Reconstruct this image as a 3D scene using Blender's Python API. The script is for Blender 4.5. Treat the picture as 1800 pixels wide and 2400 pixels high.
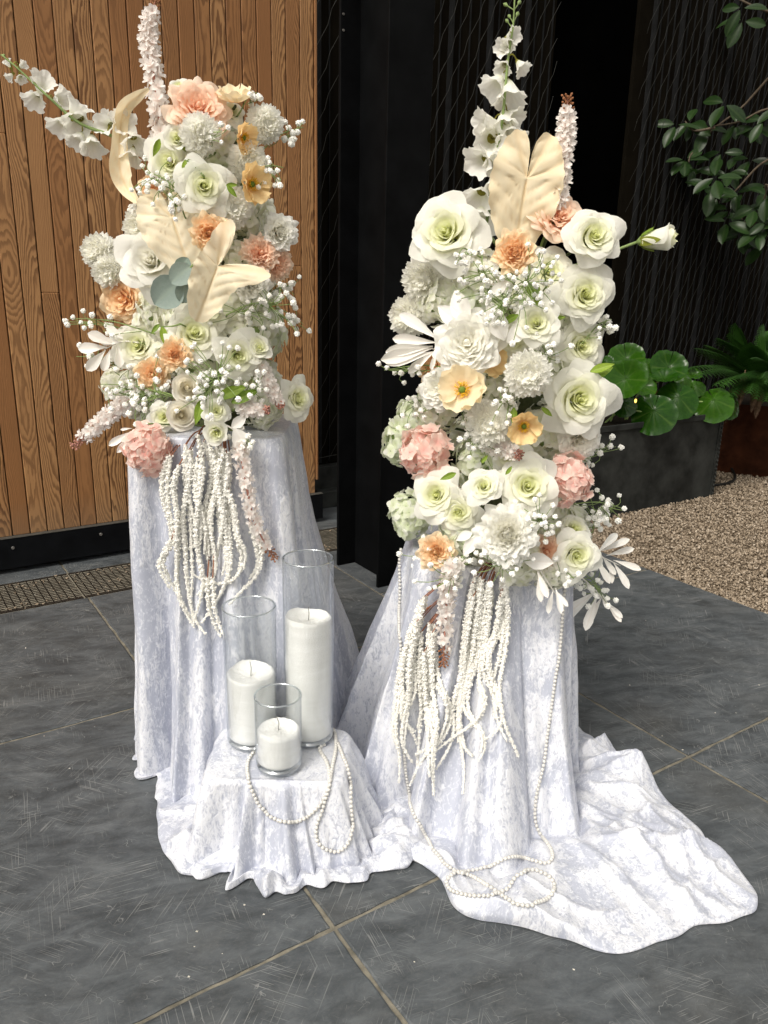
import bpy, bmesh, math, random
import numpy as np
from mathutils import Vector, Matrix
from mathutils.bvhtree import BVHTree

for o in list(bpy.data.objects): bpy.data.objects.remove(o)
rnd = random.Random(7)
nrg = np.random.default_rng(11)
PI = math.pi
R = math.radians
C = bpy.context.scene.collection
scene = bpy.context.scene

# ------------------------------------------------------------------ camera
F_PX, PITCH, ROLL, YAW, CAM_H = 1838.98, 0.286978, 0.021823, 0.587538, 1.30
def cam_axes():
    cp, sp = math.cos(PITCH), math.sin(PITCH)
    up = np.array([0, -cp, -sp]); fw = np.array([0, -sp, cp]); rt = np.array([1., 0, 0])
    cr, sr = math.cos(ROLL), math.sin(ROLL)
    Z = np.array([[cr, -sr, 0], [sr, cr, 0], [0, 0, 1]])
    up, fw, rt = Z @ up, Z @ fw, Z @ rt
    u = rt * math.cos(YAW) + fw * math.sin(YAW); v = -rt * math.sin(YAW) + fw * math.cos(YAW)
    return np.array([u, v, up])                      # world from camera (x right, y down, z forward)
MW = cam_axes()
CAM = np.array([0, 0, CAM_H])
cam_data = bpy.data.cameras.new('camera')
cam = bpy.data.objects.new('camera', cam_data); C.objects.link(cam)
cam_data.sensor_fit = 'VERTICAL'; cam_data.sensor_height = 24.0; cam_data.lens = 24.0 * F_PX / 2400
cam_data.clip_start = 0.05; cam_data.clip_end = 500
rot = Matrix(((MW[0][0], -MW[0][1], -MW[0][2]), (MW[1][0], -MW[1][1], -MW[1][2]), (MW[2][0], -MW[2][1], -MW[2][2])))
cam.matrix_world = Matrix.Translation((0, 0, CAM_H)) @ rot.to_4x4()
scene.camera = cam
FW = MW @ np.array([0, 0, 1.]); HF = FW[:2] / np.linalg.norm(FW[:2]); HR = np.array([HF[1], -HF[0]])
CUP = MW @ np.array([0, -1., 0]); CRT = MW @ np.array([1., 0, 0])

# ------------------------------------------------------------------ light
SUN_EL, SUN_AZ = R(50), R(202)       # direction towards the sun, azimuth counted from +X towards +Y
world = bpy.data.worlds.new('World'); scene.world = world; world.use_nodes = True
wn, wl = world.node_tree.nodes, world.node_tree.links
wn.clear()
sky = wn.new('ShaderNodeTexSky'); sky.sky_type = 'NISHITA'; sky.sun_disc = False
sky.sun_elevation = SUN_EL; sky.sun_rotation = PI / 2 - SUN_AZ
sky.air_density = 1.0; sky.dust_density = 4.0; sky.ozone_density = 1.0
hsv = wn.new('ShaderNodeHueSaturation'); hsv.inputs['Saturation'].default_value = 0.06
bg = wn.new('ShaderNodeBackground'); bg.inputs['Strength'].default_value = 0.145
wo = wn.new('ShaderNodeOutputWorld')
wb = wn.new('ShaderNodeMix'); wb.data_type = 'RGBA'; wb.blend_type = 'MULTIPLY'; wb.inputs[0].default_value = 1.0; wb.inputs[7].default_value = (1.0, 0.96, 0.89, 1)   # milky overcast light
wl.new(sky.outputs[0], hsv.inputs['Color']); wl.new(hsv.outputs[0], wb.inputs[6]); wl.new(wb.outputs[2], bg.inputs['Color']); wl.new(bg.outputs[0], wo.inputs['Surface'])
sun_d = bpy.data.lights.new('sun', 'SUN'); sun_d.energy = 1.3; sun_d.angle = R(18); sun_d.color = (1.0, 0.93, 0.83)
sun = bpy.data.objects.new('sun', sun_d); C.objects.link(sun)
sv = Vector((math.cos(SUN_EL) * math.cos(SUN_AZ), math.cos(SUN_EL) * math.sin(SUN_AZ), math.sin(SUN_EL)))
sun.rotation_euler = sv.to_track_quat('Z', 'Y').to_euler(); sun.location = (0, 0, 6)
vs = scene.view_settings
vs.view_transform = 'Standard'; vs.look = 'None'; vs.gamma = 1.0; vs.use_curve_mapping = False
vs.exposure = 0.47
scene.cycles.max_bounces = 14; scene.cycles.transparent_max_bounces = 16; scene.cycles.diffuse_bounces = 10; scene.cycles.glossy_bounces = 3
scene.cycles.transmission_bounces = 10

# ------------------------------------------------------------------ helpers
KD = 1800 / 1659.0                    # picture notes were taken at 1659 px width
def ray(x, y):
    return MW @ np.array([x * KD - 900, y * KD - 1200, F_PX])
def at(x, y, d):
    """point on the sight line at horizontal distance d"""
    r = ray(x, y); return CAM + r * (d / (r[:2] @ HF))
def atz(x, y, z):
    r = ray(x, y); return CAM + r * ((z - CAM_H) / r[2])
def atY(x, y, Y):
    r = ray(x, y); return CAM + r * (Y / r[1])
def sd(s, d, z=0.0):
    return np.array([s * HR[0] + d * HF[0], s * HR[1] + d * HF[1], z])
def m_per_px(p):
    return (np.asarray(p) - CAM) @ FW / F_PX * KD

def mk_mesh(name, V, Fc, mat=None, smooth=True, pv=None, uv=None):
    me = bpy.data.meshes.new(name)
    V = np.asarray(V, float)
    if isinstance(Fc, np.ndarray):
        n = Fc.shape[1]
        me.vertices.add(len(V)); me.vertices.foreach_set('co', V.ravel())
        me.loops.add(Fc.size); me.loops.foreach_set('vertex_index', Fc.ravel().astype(np.int32))
        me.polygons.add(len(Fc)); me.polygons.foreach_set('loop_start', np.arange(0, Fc.size, n, dtype=np.int32))
        me.polygons.foreach_set('loop_total', np.full(len(Fc), n, dtype=np.int32))
        me.update(calc_edges=True)
    else:
        me.from_pydata(V.tolist(), [], Fc); me.update()
    if pv is not None:
        a = me.color_attributes.new('pv', 'FLOAT_COLOR', 'POINT')
        pv = np.asarray(pv, float)
        a.data.foreach_set('color', np.concatenate([pv, np.ones((len(pv), 1))], 1).ravel())
    if uv is not None:
        l = me.uv_layers.new(name='UVMap'); idx = np.zeros(len(me.loops), np.int32)
        me.loops.foreach_get('vertex_index', idx); l.data.foreach_set('uv', np.asarray(uv)[idx].ravel())
    if smooth: me.polygons.foreach_set('use_smooth', np.ones(len(me.polygons), bool))
    if mat is not None: me.materials.append(mat)
    me.validate()
    return me

def link(name, me, parent=None, loc=None):
    o = bpy.data.objects.new(name, me); C.objects.link(o)
    if parent is not None: o.parent = parent
    if loc is not None: o.location = loc
    return o
def tag(o, label=None, cat=None, group=None, kind=None):
    if label: o['label'] = label
    if cat: o['category'] = cat
    if group: o['group'] = group
    if kind: o['kind'] = kind
    return o
def empty(name, M=None):
    o = bpy.data.objects.new(name, None); C.objects.link(o); o.empty_display_size = 0.05
    if M is not None: o.matrix_world = M
    return o

def grid_faces(nu, nv, off=0, closed=False):
    i = np.arange(nu if closed else nu - 1)[:, None]; j = np.arange(nv - 1)[None, :]
    i2 = (i + 1) % nu
    f = np.stack([i * nv + j + 0 * i2, i2 * nv + j, i2 * nv + j + 1, i * nv + j + 1 + 0 * i2], -1).reshape(-1, 4)
    return f + off

class MB:
    """collects shapes into one mesh"""
    def __init__(s): s.V = []; s.F = []; s.P = []; s.n = 0
    def add(s, V, F, pv=(0.5, 0.5, 0.5)):
        V = np.asarray(V, float); s.V.append(V)
        s.F += [[i + s.n for i in f] for f in (F.tolist() if isinstance(F, np.ndarray) else F)]
        pv = np.asarray(pv, float)
        s.P.append(np.tile(pv, (len(V), 1)) if pv.ndim == 1 else pv); s.n += len(V)
    def box(s, a, b, pv=(0.5, 0.5, 0.5)):
        x0, y0, z0 = a; x1, y1, z1 = b
        V = [(x0, y0, z0), (x1, y0, z0), (x1, y1, z0), (x0, y1, z0), (x0, y0, z1), (x1, y0, z1), (x1, y1, z1), (x0, y1, z1)]
        s.add(V, [[0, 3, 2, 1], [4, 5, 6, 7], [0, 1, 5, 4], [1, 2, 6, 5], [2, 3, 7, 6], [3, 0, 4, 7]], pv)
    def tube(s, pts, r, n=5, pv=(0.5, 0.5, 0.5), cap=True):
        pts = np.asarray(pts, float); m = len(pts)
        rr = np.full(m, r) if np.isscalar(r) else np.asarray(r, float)
        T = np.gradient(pts, axis=0); T /= np.linalg.norm(T, axis=1)[:, None] + 1e-12
        ref = np.array([0.31, 0.17, 0.93]);
        if abs(T.mean(0) @ ref) > 0.8 * np.linalg.norm(T.mean(0)): ref = np.array([0.93, -0.2, 0.3])
        A = np.cross(T, ref); A /= np.linalg.norm(A, axis=1)[:, None] + 1e-12; B = np.cross(T, A)
        th = np.arange(n) * 2 * PI / n
        V = pts[None] + (np.cos(th)[:, None, None] * A[None] + np.sin(th)[:, None, None] * B[None]) * rr[None, :, None]
        F = grid_faces(n, m, closed=True).tolist()
        if cap: F += [[i * m for i in range(n)][::-1], [i * m + m - 1 for i in range(n)]]
        s.add(V.reshape(-1, 3), F, pv)
    def mesh(s, name, mat, smooth=True):
        return mk_mesh(name, np.concatenate(s.V), s.F, mat, smooth, pv=np.concatenate(s.P))
    def build(s, name, mat, parent=None, smooth=True):
        return link(name, s.mesh(name, mat, smooth), parent)

def bevel_box(name, a, b, mat, w=0.003, seg=1):
    bm = bmesh.new(); bmesh.ops.create_cube(bm, size=1)
    a = np.array(a, float); b = np.array(b, float)
    for v in bm.verts:
        v.co = Vector([(a[i] + b[i]) / 2 + v.co[i] * (b[i] - a[i]) for i in range(3)])
    bmesh.ops.bevel(bm, geom=bm.edges[:], offset=w, segments=seg, affect='EDGES')
    me = bpy.data.meshes.new(name); bm.to_mesh(me); bm.free(); me.materials.append(mat)
    return me

def sn(P, f, seed, n=9):
    """smooth pseudo noise, about -1..1"""
    g = np.random.default_rng(seed); P = np.asarray(P, float); out = 0
    D = g.normal(size=(n, P.shape[-1])); D /= np.linalg.norm(D, axis=1)[:, None]
    ph = g.uniform(0, 2 * PI, n); k = f * g.uniform(0.6, 1.5, n)
    for i in range(n): out = out + np.sin(P @ D[i] * k[i] + ph[i])
    return out / math.sqrt(n) * 0.9

# ------------------------------------------------------------------ materials
def newmat(name):
    m = bpy.data.materials.new(name); m.use_nodes = True
    nt = m.node_tree; nt.nodes.clear()
    return m, nt, nt.nodes.new, nt.links.new
def ramp(N, stops, interp='LINEAR'):
    n = N('ShaderNodeValToRGB'); n.color_ramp.interpolation = interp; e = n.color_ramp.elements
    while len(e) < len(stops): e.new(0.5)
    for q, (p, c) in zip(e, stops):
        q.position = p; q.color = (c, c, c, 1) if np.isscalar(c) else (*c, 1)
    return n
def mathn(N, L, op, a, b=None):
    n = N('ShaderNodeMath'); n.operation = op
    for i, x in enumerate((a, b)):
        if x is None: continue
        if isinstance(x, (int, float)): n.inputs[i].default_value = x
        else: L(x, n.inputs[i])
    return n.outputs[0]
def mixc(N, L, fac, a, b, blend='MIX'):
    n = N('ShaderNodeMix'); n.data_type = 'RGBA'; n.blend_type = blend
    for i, x in ((0, fac), (6, a), (7, b)):
        if isinstance(x, (int, float)): n.inputs[i].default_value = x
        elif isinstance(x, tuple): n.inputs[i].default_value = (*x, 1)
        else: L(x, n.inputs[i])
    return n.outputs[2]
def mapping(N, L, src, scale=(1, 1, 1), rot=(0, 0, 0), loc=(0, 0, 0)):
    n = N('ShaderNodeMapping'); n.inputs['Scale'].default_value = scale
    n.inputs['Rotation'].default_value = rot; n.inputs['Location'].default_value = loc
    L(src, n.inputs['Vector']); return n.outputs[0]
def rotscale(N, L, src, scale, ang, loc=(0, 0, 0)):
    return mapping(N, L, mapping(N, L, src, (1, 1, 1), (0, 0, R(ang)), loc), scale)
def noise(N, L, vec, scale, detail=4, rough=0.5, dist=0.0):
    n = N('ShaderNodeTexNoise'); n.inputs['Scale'].default_value = scale; n.inputs['Detail'].default_value = detail
    n.inputs['Roughness'].default_value = rough; n.inputs['Distortion'].default_value = dist
    if vec is not None: L(vec, n.inputs['Vector'])
    return n.outputs['Fac']
def bump(N, L, h, strength, dist, normal=None):
    n = N('ShaderNodeBump'); n.inputs['Strength'].default_value = strength; n.inputs['Distance'].default_value = dist
    L(h, n.inputs['Height'])
    if normal is not None: L(normal, n.inputs['Normal'])
    return n.outputs[0]
def principled(N, L, **k):
    p = N('ShaderNodeBsdfPrincipled'); o = N('ShaderNodeOutputMaterial'); L(p.outputs[0], o.inputs['Surface'])
    for a, b in k.items():
        i = p.inputs[a.replace('_', ' ')]
        if isinstance(b, tuple): i.default_value = (*b, 1) if len(b) == 3 else b
        elif isinstance(b, (int, float)): i.default_value = b
        else: L(b, i)
    return p

def petal_mat(name, centre, outer, base, transl=0.45, rough=0.62, vein=0.0, tip=None):
    m, nt, N, L = newmat(name)
    at_ = N('ShaderNodeAttribute'); at_.attribute_name = 'pv'
    sp = N('ShaderNodeSeparateColor'); L(at_.outputs['Color'], sp.inputs[0])
    o, v, rr = sp.outputs[0], sp.outputs[1], sp.outputs[2]
    c = mixc(N, L, ramp_out(N, L, o, [(0.05, 0.0), (0.75, 1.0)]), centre, outer)
    c = mixc(N, L, ramp_out(N, L, v, [(0.0, 0.75), (0.5, 0.0)]), c, base)
    if tip: c = mixc(N, L, ramp_out(N, L, v, [(0.72, 0.0), (1.0, 0.8)]), c, tip)
    tc = N('ShaderNodeTexCoord')
    nz = noise(N, L, tc.outputs['Object'], 3.0, 4, 0.6)
    c = mixc(N, L, 0.07, c, ramp_out(N, L, nz, [(0.3, 0.55), (0.7, 1.0)]), 'MULTIPLY')
    c = mixc(N, L, mathn(N, L, 'MULTIPLY', rr, 0.05), c, (0.62, 0.60, 0.5), 'MULTIPLY')
    p = N('ShaderNodeBsdfPrincipled'); L(c, p.inputs['Base Color'])
    p.inputs['Roughness'].default_value = rough; p.inputs['Specular IOR Level'].default_value = 0.15
    nb = noise(N, L, tc.outputs['Object'], 6.0, 2, 0.5)
    L(bump(N, L, nb, 0.15, 0.015), p.inputs['Normal'])
    t = N('ShaderNodeBsdfTranslucent'); L(c, t.inputs['Color'])
    mx = N('ShaderNodeMixShader'); mx.inputs[0].default_value = transl
    ou = N('ShaderNodeOutputMaterial')
    L(p.outputs[0], mx.inputs[1]); L(t.outputs[0], mx.inputs[2]); L(mx.outputs[0], ou.inputs[0])
    return m
def ramp_out(N, L, src, stops):
    r = ramp(N, stops); L(src, r.inputs[0]); return r.outputs[0]

def simple_mat(name, col, rough=0.6, spec=0.3, var=0.25, nscale=20, metal=0.0, bmp=0.0):
    m, nt, N, L = newmat(name)
    tc = N('ShaderNodeTexCoord'); nz = noise(N, L, tc.outputs['Object'], nscale, 5, 0.6)
    c = mixc(N, L, ramp_out(N, L, nz, [(0.3, 0.0), (0.72, 1.0)]), tuple(x * (1 - var) for x in col), tuple(min(1, x * (1 + var)) for x in col))
    k = dict(Base_Color=c, Roughness=rough, Metallic=metal, Specular_IOR_Level=spec)
    if bmp: k['Normal'] = bump(N, L, nz, bmp, 0.01)
    principled(N, L, **k)
    return m

def make_slate():
    m, nt, N, L = newmat('slate')
    tc = N('ShaderNodeTexCoord'); oi = N('ShaderNodeObjectInfo')
    rx = mathn(N, L, 'MULTIPLY', oi.outputs['Random'], 37.0)
    cb = N('ShaderNodeCombineXYZ'); L(rx, cb.inputs[0]); L(rx, cb.inputs[1])
    va = N('ShaderNodeVectorMath'); L(tc.outputs['Object'], va.inputs[0]); L(cb.outputs[0], va.inputs[1]); P = va.outputs[0]
    big = noise(N, L, P, 2.2, 6, 0.6, 0.4)
    streak = noise(N, L, rotscale(N, L, P, (7, 16, 5), 20), 1.0, 9, 0.74, 0.8)
    fine = noise(N, L, mapping(N, L, P, (130, 170, 60)), 1.0, 4, 0.75, 0.5)
    c = ramp_out(N, L, streak, [(0.26, (0.031, 0.036, 0.040)), (0.5, (0.071, 0.080, 0.088)), (0.78, (0.130, 0.143, 0.153))])
    c = mixc(N, L, ramp_out(N, L, big, [(0.48, 0.0), (0.72, 0.5)]), c, (0.060, 0.058, 0.052))
    c = mixc(N, L, ramp_out(N, L, fine, [(0.5, 0.0), (0.75, 0.30)]), c, (0.16, 0.16, 0.155))
    mot = noise(N, L, rotscale(N, L, P, (7, 14, 9), 28), 1.0, 5, 0.65, 0.6)
    c = mixc(N, L, 0.75, c, ramp_out(N, L, mot, [(0.3, 0.5), (0.5, 0.95), (0.72, 1.0)]), 'MULTIPLY')
    c = mixc(N, L, ramp_out(N, L, mot, [(0.5, 0.0), (0.8, 0.35)]), c, (0.17, 0.178, 0.182))
    scr = None
    wob = noise(N, L, P, 5.0, 2, 0.5)
    for k, (ang, sc, th) in enumerate(((10, 1.0, .70), (52, 1.2, .70), (-42, 0.9, .70), (98, 1.1, .70))):
        q = rotscale(N, L, P, (8 * sc, 420 * sc, 5), ang, (k * 3.7, k * 1.3, 0))
        s = noise(N, L, q, 1.0, 0, 0.4, 0.15)
        s = ramp_out(N, L, s, [(th, 0.0), (th + 0.03, 1.0)])
        mk = ramp_out(N, L, noise(N, L, mapping(N, L, P, (1, 1, 1), (0, 0, 0), (k * 9.1, k * 4.7, 0)), 7.0, 1, 0.5), [(0.54, 0.0), (0.6, 1.0)]); s = mathn(N, L, 'MULTIPLY', s, mk)
        scr = s if scr is None else mathn(N, L, 'MAXIMUM', scr, s)
    vo = N('ShaderNodeTexVoronoi'); vo.feature = 'DISTANCE_TO_EDGE'; vo.inputs['Scale'].default_value = 24
    dn = N('ShaderNodeTexNoise'); dn.inputs['Scale'].default_value = 18; L(P, dn.inputs['Vector'])
    vm = N('ShaderNodeVectorMath'); vm.operation = 'MULTIPLY_ADD'; L(dn.outputs['Color'], vm.inputs[0]); vm.inputs[1].default_value = (.12, .12, .12); L(P, vm.inputs[2])
    L(vm.outputs[0], vo.inputs['Vector'])
    hair = ramp_out(N, L, vo.outputs['Distance'], [(0.006, 1.0), (0.017, 0.0)])
    hm = ramp_out(N, L, noise(N, L, P, 26.0, 2, 0.5), [(0.54, 0.0), (0.62, 1.0)])
    hair = mathn(N, L, 'MULTIPLY', hair, hm)
    scr = mathn(N, L, 'MAXIMUM', scr, hair)
    sm = ramp_out(N, L, noise(N, L, P, 3.0, 3, 0.6), [(0.30, 0.2), (0.6, 0.9)])
    c = mixc(N, L, mathn(N, L, 'MULTIPLY', scr, sm), c, (0.20, 0.205, 0.203))
    ds = noise(N, L, P, 160.0, 2, 0.5)
    c = mixc(N, L, ramp_out(N, L, ds, [(0.77, 0.0), (0.80, 0.4)]), c, (0.3, 0.29, 0.26))
    h = mathn(N, L, 'ADD', mathn(N, L, 'MULTIPLY', streak, 0.6), mathn(N, L, 'MULTIPLY', scr, -0.15))
    principled(N, L, Base_Color=c, Roughness=ramp_out(N, L, big, [(0.3, 0.40), (0.7, 0.58)]), Specular_IOR_Level=0.4, Normal=bump(N, L, h, 0.35, 0.008))
    return m

def make_wood():
    m, nt, N, L = newmat('cedar')
    tc = N('ShaderNodeTexCoord'); oi = N('ShaderNodeObjectInfo')
    r1 = oi.outputs['Random']
    sx = N('ShaderNodeSeparateXYZ'); L(tc.outputs['Object'], sx.inputs[0])
    rz = mathn(N, L, 'MULTIPLY', r1, 53.0)
    # slow wander of the ring centre along the board
    cb = N('ShaderNodeCombineXYZ'); L(mathn(N, L, 'ADD', mathn(N, L, 'MULTIPLY', sx.outputs[2], 1.1), rz), cb.inputs[2]); L(rz, cb.inputs[0])
    wander = noise(N, L, cb.outputs[0], 1.0, 2, 0.5)
    x0 = mathn(N, L, 'MULTIPLY', mathn(N, L, 'SUBTRACT', r1, 0.5), 0.14)
    xx = mathn(N, L, 'SUBTRACT', sx.outputs[0], x0)
    cb2 = N('ShaderNodeCombineXYZ'); L(mathn(N, L, 'MULTIPLY', sx.outputs[0], 45.0), cb2.inputs[0])
    L(mathn(N, L, 'MULTIPLY', sx.outputs[2], 7.0), cb2.inputs[2]); L(rz, cb2.inputs[1])
    jit = noise(N, L, cb2.outputs[0], 1.0, 3, 0.55)
    x2 = mathn(N, L, 'MULTIPLY', mathn(N, L, 'MULTIPLY', xx, xx), 700.0)
    v = mathn(N, L, 'ADD', mathn(N, L, 'ADD', x2, mathn(N, L, 'MULTIPLY', wander, 20.0)), mathn(N, L, 'MULTIPLY', jit, 1.3))
    fr = mathn(N, L, 'FRACT', mathn(N, L, 'MULTIPLY', v, 1.6))
    ring = ramp_out(N, L, fr, [(0.0, 0.0), (0.35, 0.1), (0.62, 0.9), (0.88, 1.0), (1.0, 0.0)])
    fib = noise(N, L, mapping(N, L, tc.outputs['Object'], (420, 420, 7)), 1.0, 3, 0.6)
    con = ramp_out(N, L, mathn(N, L, 'FRACT', mathn(N, L, 'MULTIPLY', r1, 7.31)), [(0.0, 0.3), (0.4, 0.62), (1.0, 0.9)])
    light = mixc(N, L, mathn(N, L, 'FRACT', mathn(N, L, 'MULTIPLY', r1, 3.77)), (0.325, 0.148, 0.054), (0.47, 0.255, 0.108))
    dark = (0.085, 0.029, 0.008)
    c = mixc(N, L, mathn(N, L, 'MULTIPLY', ring, con), light, dark)
    c = mixc(N, L, 0.35, c, ramp_out(N, L, fib, [(0.25, 0.45), (0.7, 1.0)]), 'MULTIPLY')
    st = noise(N, L, mapping(N, L, tc.outputs['Object'], (6, 6, 1.5)), 1.0, 3, 0.5)
    c = mixc(N, L, ramp_out(N, L, st, [(0.4, 0.0), (0.8, 0.4)]), c, (0.16, 0.072, 0.026))
    # weathered greying and splash marks near the bottom edge
    wz = ramp_out(N, L, mathn(N, L, 'ADD', sx.outputs[2], mathn(N, L, 'MULTIPLY', st, 0.25)), [(0.25, 0.45), (0.45, 0.0)])
    c = mixc(N, L, wz, c, (0.19, 0.135, 0.085))
    h = mathn(N, L, 'ADD', mathn(N, L, 'MULTIPLY', ring, -0.5), mathn(N, L, 'MULTIPLY', fib, 0.3))
    principled(N, L, Base_Color=c, Roughness=0.58, Specular_IOR_Level=0.3, Normal=bump(N, L, h, 0.35, 0.002))
    return m

def make_velvet():
    m, nt, N, L = newmat('crushed_velvet')
    tc = N('ShaderNodeTexCoord'); P = tc.outputs['Object']
    wn_ = N('ShaderNodeTexNoise'); wn_.inputs['Scale'].default_value = 9; wn_.inputs['Detail'].default_value = 3; L(P, wn_.inputs['Vector'])
    vm = N('ShaderNodeVectorMath'); vm.operation = 'MULTIPLY_ADD'; L(wn_.outputs['Color'], vm.inputs[0]); vm.inputs[1].default_value = (.03, .03, .03); L(P, vm.inputs[2])
    Q = vm.outputs[0]
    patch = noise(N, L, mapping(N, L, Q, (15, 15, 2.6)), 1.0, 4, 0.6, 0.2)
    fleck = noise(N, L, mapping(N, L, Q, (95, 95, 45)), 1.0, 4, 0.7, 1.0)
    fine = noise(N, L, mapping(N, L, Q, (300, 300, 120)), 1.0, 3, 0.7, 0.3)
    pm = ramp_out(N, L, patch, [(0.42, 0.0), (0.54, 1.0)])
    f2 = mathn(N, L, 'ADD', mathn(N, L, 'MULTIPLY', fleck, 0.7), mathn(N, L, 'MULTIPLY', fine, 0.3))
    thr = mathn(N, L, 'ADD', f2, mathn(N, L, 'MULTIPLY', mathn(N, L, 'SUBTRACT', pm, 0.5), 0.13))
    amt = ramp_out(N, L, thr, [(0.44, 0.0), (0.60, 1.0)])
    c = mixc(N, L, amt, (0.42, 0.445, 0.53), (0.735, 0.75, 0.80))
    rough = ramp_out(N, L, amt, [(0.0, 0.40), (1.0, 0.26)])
    p = principled(N, L, Base_Color=c, Roughness=rough, Specular_IOR_Level=0.9, Normal=bump(N, L, mathn(N, L, 'MULTIPLY', f2, mathn(N, L, 'ADD', mathn(N, L, 'MULTIPLY', pm, .8), .2)), 0.45, 0.011))
    p.inputs['Sheen Weight'].default_value = 0.25; p.inputs['Sheen Roughness'].default_value = 0.4
    p.inputs['Sheen Tint'].default_value = (0.9, 0.92, 1.0, 1)
    return m

def make_leaf(name, a, b, vein, rough=0.35, transl=0.15, nscale=14):
    m, nt, N, L = newmat(name)
    at_ = N('ShaderNodeAttribute'); at_.attribute_name = 'pv'
    sp = N('ShaderNodeSeparateColor'); L(at_.outputs['Color'], sp.inputs[0])
    tc = N('ShaderNodeTexCoord'); oi = N('ShaderNodeObjectInfo')
    nz = noise(N, L, tc.outputs['Object'], nscale, 4, 0.6)
    c = mixc(N, L, ramp_out(N, L, mathn(N, L, 'ADD', mathn(N, L, 'MULTIPLY', nz, 0.6), mathn(N, L, 'MULTIPLY', oi.outputs['Random'], 0.4)), [(0.25, 0.0), (0.75, 1.0)]), a, b)
    c = mixc(N, L, mathn(N, L, 'MULTIPLY', sp.outputs[0], 0.6), c, vein)
    p = N('ShaderNodeBsdfPrincipled'); L(c, p.inputs['Base Color']); p.inputs['Roughness'].default_value = rough
    p.inputs['Specular IOR Level'].default_value = 0.22
    t = N('ShaderNodeBsdfTranslucent'); L(c, t.inputs['Color'])
    mx = N('ShaderNodeMixShader'); mx.inputs[0].default_value = transl; ou = N('ShaderNodeOutputMaterial')
    L(p.outputs[0], mx.inputs[1]); L(t.outputs[0], mx.inputs[2]); L(mx.outputs[0], ou.inputs[0])
    return m

def make_glass():
    m, nt, N, L = newmat('thin_glass')
    t = N('ShaderNodeBsdfTransparent'); t.inputs['Color'].default_value = (0.985, 0.99, 0.99, 1)
    g = N('ShaderNodeBsdfGlossy'); g.inputs['Roughness'].default_value = 0.015; g.inputs['Color'].default_value = (0.95, 0.97, 1, 1)
    lw = N('ShaderNodeLayerWeight'); lw.inputs['Blend'].default_value = 0.5
    fc = mathn(N, L, 'ADD', mathn(N, L, 'MULTIPLY', mathn(N, L, 'POWER', lw.outputs['Facing'], 3.0), 0.75), 0.035)
    mx = N('ShaderNodeMixShader'); L(fc, mx.inputs[0])
    L(t.outputs[0], mx.inputs[1]); L(g.outputs[0], mx.inputs[2])
    ou = N('ShaderNodeOutputMaterial'); L(mx.outputs[0], ou.inputs[0])
    return m

def make_glass_edge():
    m, nt, N, L = newmat('glass_edge')
    t = N('ShaderNodeBsdfTransparent'); t.inputs['Color'].default_value = (0.80, 0.84, 0.84, 1)
    g = N('ShaderNodeBsdfGlossy'); g.inputs['Roughness'].default_value = 0.06; g.inputs['Color'].default_value = (0.95, 0.97, 1, 1)
    mx = N('ShaderNodeMixShader'); mx.inputs[0].default_value = 0.42
    L(t.outputs[0], mx.inputs[1]); L(g.outputs[0], mx.inputs[2])
    ou = N('ShaderNodeOutputMaterial'); L(mx.outputs[0], ou.inputs[0])
    return m

def make_gravel():
    m, nt, N, L = newmat('gravel')
    at_ = N('ShaderNodeAttribute'); at_.attribute_name = 'pv'
    sp = N('ShaderNodeSeparateColor'); L(at_.outputs['Color'], sp.inputs[0])
    c = ramp_out(N, L, sp.outputs[0], [(0.0, (0.12, 0.092, 0.064)), (0.3, (0.24, 0.19, 0.138)), (0.8, (0.33, 0.265, 0.195)), (1.0, (0.46, 0.39, 0.31))])
    principled(N, L, Base_Color=c, Roughness=0.85, Specular_IOR_Level=0.2)
    return m

def make_wax():
    m, nt, N, L = newmat('granulated_wax')
    tc = N('ShaderNodeTexCoord')
    n1 = noise(N, L, tc.outputs['Object'], 420, 3, 0.6); n2 = noise(N, L, mapping(N, L, tc.outputs['Object'], (8, 8, 60)), 1, 4, 0.6)
    c = mixc(N, L, ramp_out(N, L, n2, [(0.35, 0.0), (0.75, 1.0)]), (0.86, 0.86, 0.835), (0.94, 0.94, 0.925))
    p = principled(N, L, Base_Color=c, Roughness=0.7, Specular_IOR_Level=0.3, Normal=bump(N, L, n1, 0.6, 0.003))
    return m

M = {}
M['slate'] = make_slate(); M['wood'] = make_wood(); M['velvet'] = make_velvet(); M['glass'] = make_glass(); M['glassedge'] = make_glass_edge()
M['gravel'] = make_gravel(); M['wax'] = make_wax()
M['grout'] = simple_mat('grout', (0.19, 0.175, 0.14), 0.9, 0.1, 0.4, 30, bmp=0.5)
M['black'] = simple_mat('black_steel', (0.0034, 0.0037, 0.0041), 0.55, 0.05, 0.4, 8)
M['kick'] = simple_mat('kick_plate', (0.0045, 0.005, 0.006), 0.5, 0.08, 0.4, 12)
M['kickedge'] = simple_mat('worn_edge', (0.06, 0.057, 0.05), 0.6, 0.3, 0.4, 60)
M['cladding'] = simple_mat('dark_cladding', (0.0062, 0.0052, 0.0036), 0.9, 0.01, 0.3, 5)
M['darkvoid'] = simple_mat('dark_cladding_black', (0.0008, 0.0008, 0.0008), 0.95, 0.0, 0.3, 5)
M['batten'] = simple_mat('batten', (0.013, 0.0135, 0.014), 0.8, 0.03, 0.3, 12)
M['wire'] = simple_mat('wire', (0.045, 0.045, 0.042), 0.7, 0.1, 0.3, 30)
M['steel'] = simple_mat('screw_steel', (0.35, 0.34, 0.32), 0.4, 0.5, 0.3, 60, metal=0.8)
M['rustgrate'] = simple_mat('rusty_grate', (0.017, 0.0125, 0.0085), 0.85, 0.2, 0.7, 40, bmp=0.6)
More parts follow.
